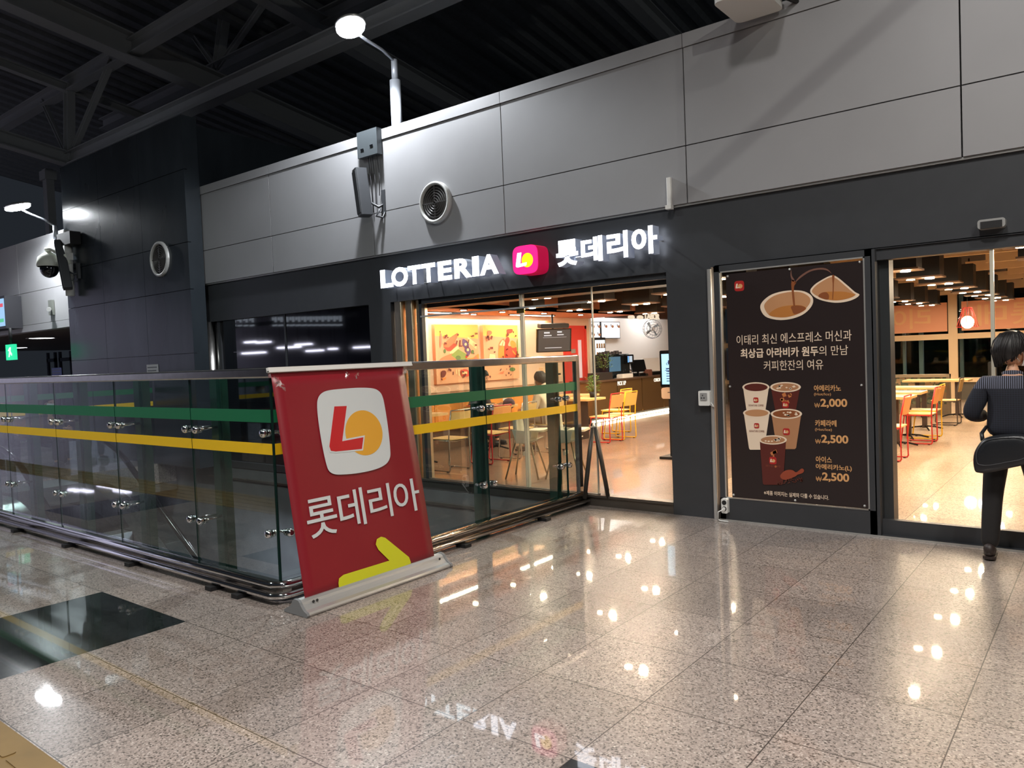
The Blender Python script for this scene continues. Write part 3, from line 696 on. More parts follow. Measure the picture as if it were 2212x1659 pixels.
MB().box((-.77,FY+.035,.14),(-.745,FY+.075,2.34)).build('glass_edge', mat('pale_edge', C(200,196,180), .25), o)
MB().box((-.74,FY+.08,.14),(.9,FY+.09,2.34)).build('door_glass', GL_SHOP, o)
MB().box((-3.0,FY-.052,.0),(2.5,FY-.047,.016)).build('track', ALU, o)
MB().box((-3.0,FY+.02,2.425),(2.5,FY+.0,2.432)).build('joint_line', BLACKM, o)
p, q = ony(2114,488,6.93), ony(2174,480,6.93)
t = thing('door_sensor', 'small silver motion sensor bar above the sliding door', 'door sensor', (p.x, FY, p.z))
MB().rbox((p.x,6.86,p.z-.035),(q.x,6.95,p.z+.035),.02,axis=1).build('housing', ALU, t)
MB().box((p.x+.02,6.852,p.z-.035),(q.x-.02,6.862,p.z+.018)).build('sensor_window', BLACKM, t)
# conduit, switch box, socket on the pier
p = ony(1535,1000,6.93)
o = MB().rbox((-3.06,6.905,0),(-3.025,6.945,2.4),.01).build('cable_conduit', ALU); tag(o, 'slim grey cable conduit running up the dark pier', 'conduit')
a, b = ony(1511,844,6.9), ony(1532,876,6.9)
t = thing('outlet_box', 'white outlet box on the dark pier at waist height', 'outlet', (a.x, FY, b.z))
MB().rbox((a.x,6.87,b.z),(b.x+.02,6.94,a.z),.012,axis=1).build('box', WHITE, t)
MB().rbox((a.x+.02,6.862,b.z+.05),(b.x-.005,6.872,a.z-.02),.006,axis=1).build('face_plate', mat('grey_plate', C(150,150,150), .4), t)
mb = MB(); xm = (a.x+b.x)/2; mb.cyl((xm-.012,6.858,b.z+.075),(xm-.012,6.863,b.z+.075),.006).cyl((xm+.014,6.858,b.z+.075),(xm+.014,6.863,b.z+.075),.006).cyl((xm,6.858,b.z+.1),(xm,6.863,b.z+.1),.005); mb.build('pin_holes', BLACKM, t)
MB().tube([(b.x,6.9,b.z+.01),(b.x+.05,6.89,b.z-.01),(-3.05,6.9,b.z+.03),(-3.04,6.915,b.z-.05)],.005,6).build('cable', WHITE, t)
a = ony(1562,1092,6.87)
t = thing('power_socket', 'white double socket low beside the poster window with a plug in it', 'socket', (a.x,FY,a.z))
MB().rbox((a.x-.01,6.85,a.z-.07),(a.x+.05,6.90,a.z+.07),.012,axis=1).build('box', WHITE, t)
MB().cyl((a.x+.02,6.852,a.z+.033),(a.x+.02,6.845,a.z+.033),.022).cyl((a.x+.02,6.852,a.z-.025),(a.x+.02,6.845,a.z-.025),.022).build('outlets', BLACKM, t)
mb = MB().cyl((a.x+.02,6.846,a.z-.025),(a.x+.02,6.82,a.z-.028),.016); mb.tube([(a.x+.02,6.82,a.z-.028),(a.x-.02,6.80,a.z-.05),(a.x-.04,6.84,a.z-.12),(a.x-.05,6.86,.012),(a.x-.02,6.85,.008),(a.x+.06,6.84,.01)],.005,6); mb.build('plug_and_cable', WHITE, t)

# ================================================================ coffee poster
PP = Plane((0, FY-.062, 0), (1,0,0), (0,0,1))
q = [PP.uv(*p) for p in ((1568,592),(1866,563),(1873,1097),(1582,1076))]
ux0, ux1 = (q[0][0]+q[3][0])/2, (q[1][0]+q[2][0])/2; vz1, vz0 = (q[0][1]+q[1][1])/2, (q[2][1]+q[3][1])/2
t = thing('coffee_poster', 'dark coffee menu poster with cups and prices fixed over the window', 'poster', (ux0, FY-.06, vz0))
MB().prism(PP, [(ux0,vz0),(ux1,vz0),(ux1,vz1),(ux0,vz1)], -.006, 0).build('sheet', mat('poster_black', C(44,36,36), .28), t)
A = lambda x, y: PP.uv(1460+x/4.609, 500+y/4.609)
B = lambda x, y: PP.uv(1480+x/4.365, 800+y/4.365)
CRM = mat('poster_cream', C(236,214,190), .4); TAN = mat('poster_tan', C(214,160,106), .4); COF = mat('poster_coffee', C(140,80,46), .35)
COF2 = mat('poster_dark_coffee', C(92,40,34), .35); ICE = mat('poster_ice', C(196,120,72), .3); LAT = mat('poster_latte', C(178,128,92), .35); PRD = mat('poster_red', C(176,40,38), .4)
PC2 = mat('poster_crema', C(186,120,58), .4); CUPI = mat('poster_cup_inside', C(190,138,96), .45)
def tx(name, body, l, r_, top, bold, mtl, fn):
    a, b, c = fn(*l), fn(*r_), fn(*top); mb = MB(); put_text(mb, PP, body, a[0], b[0], (a[1]+b[1])/2, c[1], .0002, .0012, bold); return mb.build(name, mtl, t)
tx('headline', '이태리 최신 에스프레소 머신과', (606,1133), (1750,1086), (1180,1006), 0, CRM, A)
tx('headline', '최상급 아라비카 원두', (646,1262), (1420,1240), (1030,1155), .022, CRM, A)
tx('headline', '의 만남', (1428,1238), (1715,1228), (1570,1135), 0, CRM, A)
tx('headline', '커피한잔의 여유', (876,1388), (1468,1372), (1170,1280), 0, CRM, A)
tx('drink_name', '아메리카노', (1215,198), (1470,198), (1340,138), .02, TAN, B)
tx('drink_name', '(Hot/Ice)', (1216,244), (1375,244), (1300,212), 0, TAN, B)
tx('price', '₩', (1220,350), (1272,350), (1245,308), 0, TAN, B); tx('price', '2,000', (1278,362), (1530,352), (1400,268), .03, TAN, B)
tx('drink_name', '카페라떼', (1226,530), (1428,530), (1330,468), .02, TAN, B)
tx('drink_name', '(Hot/Ice)', (1226,578), (1384,578), (1300,545), 0, TAN, B)
tx('price', '₩', (1228,690), (1280,690), (1250,648), 0, TAN, B); tx('price', '2,500', (1286,704), (1540,696), (1400,610), .03, TAN, B)
tx('drink_name', '아이스', (1233,872), (1384,872), (1310,812), .02, TAN, B)
tx('drink_name', '아메리카노(L)', (1233,948), (1572,948), (1400,888), .02, TAN, B)
tx('price', '₩', (1234,1045), (1288,1045), (1260,1002), 0, TAN, B); tx('price', '2,500', (1294,1060), (1548,1056), (1420,968), .03, TAN, B)
tx('footnote', '※제품 이미지는 실제와 다를 수 있습니다.', (745,1195), (1355,1200), (1050,1156), .01, CRM, B)
a, b = A(583,545), A(680,545); logo(t, PP, (a[0]+b[0])/2, A(632,543)[1], (b[0]-a[0])/2, .0004, PRD, CRM, TAN, None)
def blob(name, pts, fn, w0, m_, k=4, par=None):
    mb = MB().prism(PP, smooth_loop([fn(*p) for p in pts], k), w0, w0+.0006); return mb.build(name, m_, par or t)
# the two tilted cups at the top
blob('cup_rim', [(840,760),(870,690),(960,625),(1100,590),(1250,590),(1340,630),(1368,690),(1340,760),(1260,830),(1140,872),(1010,880),(890,845)], A, .0004, CRM)
blob('cup_inside', [(880,755),(900,700),(980,640),(1110,605),(1240,605),(1320,645),(1340,695),(1300,760),(1230,810),(1120,848),(1020,855),(930,835)], A, .0010, CUPI)
blob('cup_coffee', [(930,830),(970,785),(1050,750),(1150,735),(1240,735),(1300,765),(1230,815),(1120,850),(1020,855)], A, .0016, PC2)
blob('cup_coffee', [(1150,745),(1240,738),(1295,765),(1240,808),(1180,822),(1160,790)], A, .0022, COF)
blob('cup_rim', [(1338,600),(1370,540),(1440,490),(1540,440),(1600,450),(1700,530),(1780,600),(1828,632),(1760,680),(1640,708),(1520,702),(1400,665)], A, .0004, CRM)
blob('cup_inside', [(1355,600),(1390,545),(1460,495),(1545,455),(1600,470),(1690,545),(1765,610),(1790,630),(1740,660),(1630,685),(1520,680),(1420,650)], A, .0010, CUPI)
blob('cup_coffee', [(1420,648),(1470,608),(1560,598),(1680,600),(1760,620),(1780,634),(1720,662),(1620,685),(1520,680)], A, .0016, PC2)
blob('cup_coffee', [(1418,645),(1450,612),(1500,605),(1525,640),(1515,678),(1460,668)], A, .0022, COF)
for pts in ([(1160,480),(1150,520),(1155,600),(1170,735),(1188,735),(1176,600),(1180,540),(1200,510),(1178,490)], [(1556,440),(1562,520),(1562,600),(1558,670),(1566,670),(1572,600),(1574,520),(1580,440)]):
    blob('pouring_coffee', pts, A, .0030, COF, 2)
blob('coffee_splash', [(1180,520),(1230,450),(1330,385),(1440,362),(1510,375),(1552,420),(1510,392),(1440,380),(1340,400),(1240,465)], A, .0030, mat('poster_steam', C(120,84,72), .4), 3)
blob('coffee_splash', [(1165,500),(1142,440),(1150,380),(1156,440),(1180,480)], A, .0030, mat('poster_steam', C(120,84,72), .4), 3)
# the five cups
def cup(xc, yt, rw, rh, yb, bw, body, top, mark, txt=None, ice=None, w=0):
    bt = [(xc-rw*.93, yt+rh*.4),(xc+rw*.93, yt+rh*.4),(xc+bw, yb-12),(xc+bw*.86, yb),(xc-bw*.86, yb),(xc-bw, yb-12)]
    c = MB().prism(PP, [B(*p) for p in bt], .0004+w, .001+w).build('cup', body, t)
    e = [B(xc+rw*math.cos(k*PI/16), yt+rh*math.sin(k*PI/16)) for k in range(32)]
    MB().prism(PP, e, .001+w, .0015+w).build('cup_rim', CRM, c)
    e = [B(xc+rw*.86*math.cos(k*PI/16), yt+rh*.75*math.sin(k*PI/16)) for k in range(32)]
    MB().prism(PP, e, .0015+w, .002+w).build('drink', top, c)
    random.seed(int(xc))
    if ice:
        mb = MB()
        for k in range(9):
            x, y = xc+random.uniform(-.65,.65)*rw, yt+random.uniform(-.4,.4)*rh; s_ = random.uniform(10,20)
            mb.prism(PP, [B(x+s_*math.cos(u), y+s_*.6*math.sin(u)) for u in (.3,1.7,3.2,4.9)], .002+w, .0024+w)
        mb.build('ice_cubes', ice, c)
        mb = MB()
        for k in range(7 if body is COF2 else 0):
            x, y = xc+random.uniform(-.6,.6)*bw, yt+(yb-yt)*random.uniform(.25,.6); s_ = random.uniform(10,26)
            mb.prism(PP, [B(x+s_*math.cos(u), y+s_*math.sin(u)) for u in (.5,2.0,3.4,5.0)], .001+w, .0013+w)
        if mb.v: mb.build('ice_cubes', ICE, c)
    if mark:
        my, mr = mark; a = B(xc, my); r_ = abs(B(xc+mr,my)[0]-a[0]); logo(c, PP, a[0], a[1], r_, .0016+w, PRD, CRM, TAN, None)
    if txt:
        mb = MB(); a, b_ = B(xc-70, txt[1]), B(xc+72, txt[1]); h = abs(B(xc,txt[1]-16)[1]-a[1]); put_text(mb, PP, txt[0], a[0], b_[0], a[1], a[1]+h, .0018+w, .0022+w, .01); mb.build('cup_text', mat('poster_brown_text', C(120,60,44), .4), c)
cup(668,160,128,48,400,88,CRM,COF2,(280,24),('SIGNATURE COFFEE',338),None,0)
cup(947,158,145,48,400,95,COF2,LAT,(325,30),None,CRM,0)
cup(676,402,128,44,748,72,CRM,CUPI,(522,24),('SIGNATURE COFFEE',580),None,.003)
cup(956,410,148,48,742,92,LAT,COF,(578,32),None,CRM,.003)
cup(830,655,132,44,1078,95,COF2,LAT,(850,34),('롯데리아',908),CRM,.006)
blob('scoop', [(900,990),(945,945),(1010,938),(1050,960),(1100,925),(1124,940),(1112,965),(1060,985),(1040,1000),(960,1030),(915,1022)], B, .0075, mat('poster_scoop', C(150,70,48), .35))
mb = MB(); random.seed(5)
for k in range(46):
    x = random.uniform(868,1110); y = 1060-(x-868)*.14+random.uniform(-18,16); a1 = random.uniform(0,3)
    mb.prism(PP, [B(x+9*math.cos(u)*math.cos(a1)-5*math.sin(u)*math.sin(a1), y+9*math.cos(u)*math.sin(a1)+5*math.sin(u)*math.cos(a1)) for u in [i*PI/3 for i in range(6)]], .0085, .0092)
mb.build('coffee_beans', mat('poster_beans', C(96,52,42), .35), t)['kind'] = 'stuff'
for px, py in ((1572,597),(1706,582),(1857,566),(1577,835),(1861,832),(1585,1069),(1718,1081),(1868,1093)):
    a = PP.uv(px, py); MB().lathe([(0,.012),(.006,.011),(.010,.006),(.011,0)], PP.pt(a[0], a[1], 0), PP.N, 12).build('rivet', ALU, t)

# ================================================================ fixtures on and above the cladding
def lamp_post(lab, base, top, head, r, power, es, col=(.92,.96,1), L=.42, wd=.2, yaw=0, tilt=.35, spot_t=None):
    t = thing('lamp_post', lab, 'street lamp', base)
    bz = Vector(base); tz = Vector(top); hd = Vector(head)
    MB().cyl(bz, tz-Vector((0,0,.28)), .075, n=16).cyl(tz-Vector((0,0,.3)), tz, .045, n=14).build('pole', mat('pale_grey_pole', C(168,172,180), .4, .3), t)
    arm = [tz-Vector((0,0,.02)), tz+(hd-tz)*.3+Vector((0,0,.02)), tz+(hd-tz)*.65+Vector((0,0,.0)), hd]
    MB().tube(arm, .02, 8).build('arm', mat('pale_grey_pole', C(168,172,180), .4, .3), t)
    R4 = Matrix.Translation(hd) @ Matrix.Rotation(yaw, 4, 'Z')
    R3 = R4.to_3x3()
    mb = MB(); mb.ell(hd+Vector((0,0,.05)), (L/2+.03, wd/2+.02, .05), 20, 8, rot=R3); mb.build('lamp_housing', ALU, t)
    mb = MB(); mb.ell(hd+Vector((0,0,.0)), (L/2, wd/2, .045), 20, 8, rot=R3); mb.build('lamp_lens', emis('led_white', col, es), t)
    l = bpy.data.lights.new('lamp_light', 'SPOT'); l.energy = power; l.color = col; l.shadow_soft_size = .06; l.spot_size = math.radians(165); l.spot_blend = .4
    o = bpy.data.objects.new('lamp_light', l); COL.objects.link(o); o.location = hd-Vector((0,0,.07))
    o.rotation_euler = (Vector(spot_t or (hd.x,hd.y-1.2,0))-hd).to_track_quat('-Z','Y').to_euler()
    return t
ba = ony(858,275,7.4); tp = ony(849,130,7.4)
lamp_post('tall lamp on a pale pole behind the cladding with a very bright oval head', (ba.x,7.4,4.4), (ba.x,7.4,tp.z), ony(757,62,6.45), .2, 900, 90, L=.56, wd=.34, yaw=-.5)
ba = ony(126,600,6.5); tp = ony(126,485,6.5)
t2 = lamp_post('smaller lit lamp on a short pole at the far left beside the dome camera', (ba.x,6.5,3.7), (ba.x,6.5,tp.z), ony(38,449,6.1), .2, 300, 60, L=.85, wd=.24, yaw=.15)
# bracket tying the short pole to the tower
p = ony(135,560,6.5)
mb = MB().box((ba.x-.02,6.44,p.z-.05),(p.x+.35,6.56,p.z+.09)); a = ony(138,500,6.5); b = ony(147,640,6.5)
mb.cyl((a.x+.12,6.5,a.z),(a.x+.12,6.5,b.z),.08,n=14); mb.build('side_pipe', WHITE, t2)
MB().box((a.x-.1,6.4,a.z-.3),(a.x+.5,6.6,a.z-.06)).build('clamp_box', BLACKM, t2)
# dome camera
p = ony(106,572,6.3)
t = thing('dome_camera', 'white dome security camera with dark glass bulb at the far left', 'security camera', (p.x,6.3,p.z))
MB().lathe([(0,.25),(.06,.25),(.10,.22),(.19,.15),(.215,.05),(.22,-.02),(.21,-.04)], (p.x,6.3,p.z), n=24).build('hood', mat('camera_white', C(232,236,224), .35), t)
MB().ell((p.x,6.3,p.z-.09), (.165,.165,.17), 20, 12).build('dome', mat('smoked_dome', C(16,18,22), .05, coat=1), t)
MB().tube([(p.x,6.3,p.z+.25),(p.x,6.3,p.z+.30),(p.x+.12,6.32,p.z+.30),(p.x+.42,6.45,p.z+.14),(p.x+.45,6.5,p.z-.02)],.05,10).build('arm', mat('camera_white', C(232,236,224), .35), t)
def column_speaker(lab, p, s_, tilt, L=.62):
    t = thing('column_speaker', lab, 'loudspeaker', p); R4 = Matrix.Translation(p) @ Matrix.Rotation(tilt, 4, 'Y') @ Matrix.Rotation(-.35, 4, 'Z')
    MB().rbox((-.075,-.08,-L/2),(.075,.08,L/2),.02,mat4=R4).build('cabinet', mat('speaker_grey', C(62,64,68), .45), t)
    MB().box((-.06,-.088,-L/2+.03),(.06,-.079,L/2-.03),mat4=R4).build('grille', mat('speaker_grille', C(44,46,50), .6), t)
    q = Vector(p); MB().tube([q+Vector((.06,.05,-.12)), q+Vector((.17,.12,-.2)), q+Vector((.22,s_,-.16))],.015,8).box(q+Vector((.19,s_-.02,-.28)), q+Vector((.26,s_+.03,.02))).tube([q+Vector((.2,s_-.05,-.22)), q+Vector((.16,s_-.09,-.32)), q+Vector((.22,s_-.03,-.34)),q+Vector((.24,s_-.01,-.26))],.01,6).build('wall_bracket', mat('speaker_grey', C(62,64,68), .45), t)
    return t
p = ony(783,416,6.74); column_speaker('slim tilted column loudspeaker on the cladding below the junction box', p, .17, -.13)
p = ony(137,572,6.4); column_speaker('dark column loudspeaker beside the dome camera', p, .17, -.3, 1.0)
p, q = ony(781,305,6.88), ony(826,350,6.88)
t = thing('junction_box', 'grey metal junction box over the top edge of the cladding with hanging wires', 'junction box', ((p.x+q.x)/2,FY,q.z))
MB().box((p.x,6.80,q.z+.1),(q.x-.0,6.885,p.z+.09)).build('box', mat('box_blue_grey', C(74,80,84), .45, .3), t)
mb = MB()
for k, x in enumerate((p.x+.1,p.x+.28)): mb.box((x-.03,6.792,q.z+.19+.02*k),(x+.03,6.80,q.z+.21+.02*k))
mb.build('latches', CHROME, t)
mb = MB()
for k, x in enumerate((p.x+.14,p.x+.22,p.x+.31)): mb.tube([(x,6.86,q.z+.1),(x+.02,6.87,q.z-.2),(x+.03-.02*k,6.88,q.z-.62+.1*k)],.006,6)
mb.build('wires', mat('wire_grey', C(80,80,84), .5), t)
def vent(lab, p, r, nrm=(0,-1,0)):
    t = thing('round_vent', lab, 'air vent', p); p = Vector(p)
    MB().lathe([(r,-.02),(r,.035),(r*.93,.05),(r*.84,.04),(r*.82,-.02)], p, nrm, 36).build('rim', mat('vent_rim', C(190,190,188), .4, .2), t)
    mb = MB()
    for k in range(6):
        a = r*(.74-k*.125); mb.lathe([(a,.018),(a-.012,.034),(a-.02,.016)], p, nrm, 32)
    mb.box(p+Vector((-.012,-.03,-r*.8)), p+Vector((.012,-.012,r*.8))).box(p+Vector((-r*.8,-.03,-.008)), p+Vector((r*.8,-.012,.008)))
    mb.build('louvre_rings', mat('vent_dark', C(86,84,84), .4, .3), t)
    MB().cyl(p+Vector((0,.002,0)), p+Vector((0,-.012,0)), r*.83, n=32).build('backing', BLACKM, t)
vent('large round vent with concentric rings in the cladding above the shop sign', ony(942,438,6.89), .255)
vent('round vent with a pale rim in the dark stone tower', ony(347,560,6.62), .3)
a, b = ony(1445,384,6.88), ony(1445,444,6.88)
o = MB().rbox((a.x-.022,6.86,b.z),(a.x+.022,6.90,a.z),.008).box((a.x-.03,6.84,b.z-.04),(a.x+.03,6.9,b.z)).build('tube_lamp', WHITE); tag(o, 'thin upright white tube fixed to the cladding just above the korean sign letters', 'tube')
p = ony(1622,8,6.6)
t = thing('floodlight_box', 'pale square floodlight housing over the top of the cladding near the upper right', 'floodlight', p)
MB().rbox((p.x-.22,6.3,p.z-.03),(p.x+.20,6.85,p.z+.07),.06,n=4).build('housing', WHITE, t)
MB().box((p.x-.1,6.6,p.z+.07),(p.x+.1,7.0,p.z+.22)).tube([(p.x+.2,6.7,p.z+.05),(p.x+.3,6.9,p.z+.02),(p.x+.32,7.0,p.z-.1)],.02,8).build('bracket', BLACKM, t)
# screen at the left edge and notices
p = ony(-8,660,6.7); q = ony(32,660,6.75); z0, z1 = ony(10,712,6.7).z, ony(10,642,6.7).z
t = thing('display_screen', 'wall-hung screen box with a pale blue picture at the far left edge', 'screen', (p.x,FY,z0))
MB().box((p.x-1.2,6.55,z0),(q.x,6.89,z1)).build('casing', mat('casing_grey', C(74,74,80), .45), t)
a = ony(9,660,6.55).x; MB().box((p.x-1.1,6.54,z0+.06),(a,6.552,z1-.06)).build('screen', emis('screen_blue', C(150,190,226), 1.2), t)
MB().box((p.x-1.0,6.536,z1-.25),(a-.05,6.541,z1-.17)).build('red_band', emis('screen_red', C(226,90,110), 1), t)
MB().box((p.x-1.0,6.536,z0+.15),(a-.05,6.541,z0+.23)).build('green_band', emis('screen_green', C(90,200,150), 1), t)
p = ony(112,660,6.86)
t = thing('camera_bracket', 'small metal bracket with a short tube camera on the pale cladding', 'security camera', p)
MB().box((p.x-.14,6.84,p.z-.2),(p.x+.05,6.89,p.z+.12)).build('plate', mat('plate_grey', C(140,144,136), .5), t)
MB().cyl((p.x,6.8,p.z-.08),(p.x+.2,6.72,p.z-.1),.045,n=14).build('tube_body', WHITE, t)
def notice(lab, plane, a, b, bg, lines):
    p, q = plane.uv(*a), plane.uv(*b); t = thing('notice_paper', lab, 'notice', plane.pt(p[0],q[1]))
    MB().prism(plane, [(p[0],q[1]),(q[0],q[1]),(q[0],p[1]),(p[0],p[1])], 0, .004).build('sheet', bg, t)
    mb = MB(); h = (p[1]-q[1])/(lines*2+1)
    for k in range(lines): mb.prism(plane, [(p[0]+.03,q[1]+h*(2*k+1)),(q[0]-.04-.03*(k%2),q[1]+h*(2*k+1)),(q[0]-.04-.03*(k%2),q[1]+h*(2*k+1.6)),(p[0]+.03,q[1]+h*(2*k+1.6))], .004, .005)
    mb.build('print', mat('print_grey', C(90,92,100), .5), t)
PTW = Plane((0,6.615,0),(1,0,0),(0,0,1))
notice('white paper notice on the dark stone tower just above the railing', PTW, (317,788), (343,812), mat('paper', C(196,196,200), .6), 3)
notice('blue paper notice beside the passage doorway far left', Plane((0,9,0),(1,0,0),(0,0,1)), (112,795), (134,815), mat('paper_blue', C(86,98,150), .6), 3)

# ================================================================ inside the restaurant
IZ = .1
struct('floor_shop', MB().box((-10.8,FY+.2,-.1),(5,22.2,IZ)).box((-4.45,FY+.02,-.05),(-3.5,FY+.2,IZ-.001)).box((-2.9,FY+.14,-.05),(5,FY+.2,IZ-.001)), granite('warm_floor_tiles', C(146,116,96), C(160,130,108), rough=.35, coat=.6, jx=(.9,.35), jy=(.9,.2)))
struct('floor_shop_entrance', MB().box((-3.6,FY+.2,IZ),(5,22.0,IZ+.004)), CREAM)
PEACH = mat('peach_wall', C(232,200,176), .7, noise=.03, nscale=2)
mb = MB(); mb.box((-9.62,FY+.2,0),(-9.5,14.9,3.0))
struct('wall_mural', mb, PEACH); struct('trim_5', MB().box((-9.5,FY+.2,1.03),(-9.485,13.75,1.055)), mat('wall_trim', C(150,118,92), .5))
struct('wall_kitchen_end', MB().box((-10.06,20.83,0),(-8.9,20.93,3.0)), mat('wood_slat_wall', C(206,176,150), .5, noise=.06, nscale=4, stretch=(12,1,.3))); struct('wall_kitchen', MB().box((-10.8,14.9,0),(-9.5,15.0,3.0)), mat('white_tiles', C(236,232,226), .3))
struct('wall_right', MB().box((4.9,FY+.2,0),(5,22,3.1)), PEACH)
struct('ceiling_shop', MB().box((-10.8,FY+.2,3.02),(5,22.2,3.12)), mat('ceiling_dark', C(58,48,44), .8))
struct('ceiling_soffit', MB().box((-9.5,FY+.2,2.44),(-8.2,14.9,2.52)).box((-8.25,FY+.2,2.44),(-8.2,14.9,3.02)), mat('coral_soffit', C(222,160,128), .6))
PM = Plane((-9.5,0,0),(0,1,0),(0,0,1))
# strip lights, spots and cove light
for k, (a, b) in enumerate((((880,676),(988,679)),((1072,682),(1160,685)))):
    p, q = onz(*a,2.43), onz(*b,2.43); y0, y1 = p.y, q.y
    t = thing('strip_light', ('left','right')[k]+' one of two long thin strip lights in the coral soffit over the murals', 'ceiling light', (-8.95,(y0+y1)/2,2.43))
    MB().box((-9.0,y0,2.425),(-8.9,y1,2.44)).build('rim', BLACKM, t); MB().box((-8.985,y0+.04,2.419),(-8.915,y1-.04,2.425)).build('tube', emis('warm_strip', (1,.86,.66), 60), t)
for px, py in ((1001,670),(1085,674),(1023,679),(1175,677),(1254,680)):
    p = onz(px,py,2.43)
    t = thing('soffit_spot', 'small round warm spot set in the coral soffit', 'ceiling light', (p.x,p.y,2.43), 'small spots in the coral soffit')
    MB().cyl((p.x,p.y,2.44),(p.x,p.y,2.428),.07,n=16).build('rim', BLACKM, t); MB().cyl((p.x,p.y,2.428),(p.x,p.y,2.422),.045,n=16).build('lamp', emis('warm_spot', (1,.78,.52), 120), t)
t = thing('cove_light', 'hidden yellow cove light washing the top of the mural wall', 'cove light', (-9.45,10,2.4))
MB().box((-9.40,7.3,2.36),(-9.38,13.4,2.44)).build('valance', PEACH, t); MB().box((-9.46,7.4,2.41),(-9.42,13.2,2.425)).build('strip', emis('cove_yellow', (1,.82,.56), 34), t)
# murals
ART = {'bg': C(238,176,136), 'top': C(255,214,110), 'red': C(226,84,64), 'cor': C(244,132,92), 'org': C(246,150,70), 'grn': C(136,160,84), 'dgr': C(96,124,72), 'pur': C(104,84,128), 'cre': C(252,224,168), 'brn': C(120,52,44), 'pnk': C(240,140,120)}
AM = {k: mat('mural_'+k, v, .55) for k, v in ART.items()}
Mu = lambda x, y: PM.uv(840+x/6.9125, 620+y/6.9125)
def mural(lab, y0, y1, z0, z1, shapes, seed):
    t = thing('mural_panel', lab, 'wall picture', (-9.5,(y0+y1)/2,z0), 'mural panels on the peach wall')
    MB().box((-9.5,y0,z0),(-9.43,y1,z1)).build('canvas', [AM['bg']], t)
    pl = Plane((-9.43,0,0),(0,1,0),(0,0,1)); random.seed(seed)
    MB().prism(pl, [(y0,z1-.2),(y1,z1-.26),(y1,z1),(y0,z1)], 0, .001).build('yellow_sky', AM['top'], t)
    cl = lambda p: (min(max(p[0],y0+.01),y1-.01), min(max(p[1],z0+.01),z1-.01))
    by = {}
    for k, (c, pts, sm) in enumerate(shapes):
        by.setdefault(c, MB()).prism(pl, [cl(p) for p in (smooth_loop(pts) if sm else pts)], .001+k*.0006, .0018+k*.0006)
    mb2 = MB()
    for k in range(26):
        u, v = random.uniform(y0+.06,y1-.06), random.uniform(z0+.06,z1-.12)
        s_ = random.uniform(.008,.022); a = random.uniform(0,3); h = s_*random.uniform(.6,2.6)
        mb2.prism(pl, [cl((u+s_*math.cos(a)*x-h*math.sin(a)*y, v+s_*math.sin(a)*x+h*math.cos(a)*y)) for x, y in ((-1,-1),(1,-1),(1,1),(-1,1))], .03, .031)
    names = {'red':'red_shapes','cor':'coral_shapes','org':'orange_shapes','grn':'green_hill','dgr':'green_bushes','pur':'purple_rocket','cre':'cream_shapes','brn':'brown_shapes','pnk':'pink_shapes'}
    for c, m_ in by.items(): m_.build(names[c], AM[c], t)
    mb2.build('small_figures', AM['brn'], t)
M_ = lambda pts: [Mu(*p) for p in pts]
def ellp(x, y, rx, ry): return M_([(x+rx*math.cos(k*PI/6), y+ry*math.sin(k*PI/6)) for k in range(12)])
mural('left mural panel, cut by the window frame, with a hot-air balloon above a burger', 8.3, onx(924,760,-9.43).y, 1.2, 2.26,
      [('org', M_([(465,700),(500,640),(560,640),(585,700),(570,780),(520,800),(470,780)]),1), ('red', M_([(480,840),(560,840),(590,930),(560,1010),(490,1030),(478,930)]),1), ('cre', M_([(485,1010),(590,1000),(595,1050),(490,1060)]),0),
       ('cor', M_([(490,1070),(600,1060),(610,1240),(495,1260)]),0), ('brn', M_([(500,1290),(560,1270),(612,1300),(612,1365),(520,1370)]),1), ('org', M_([(500,1385),(612,1380),(612,1440),(505,1430)]),0)], 1)
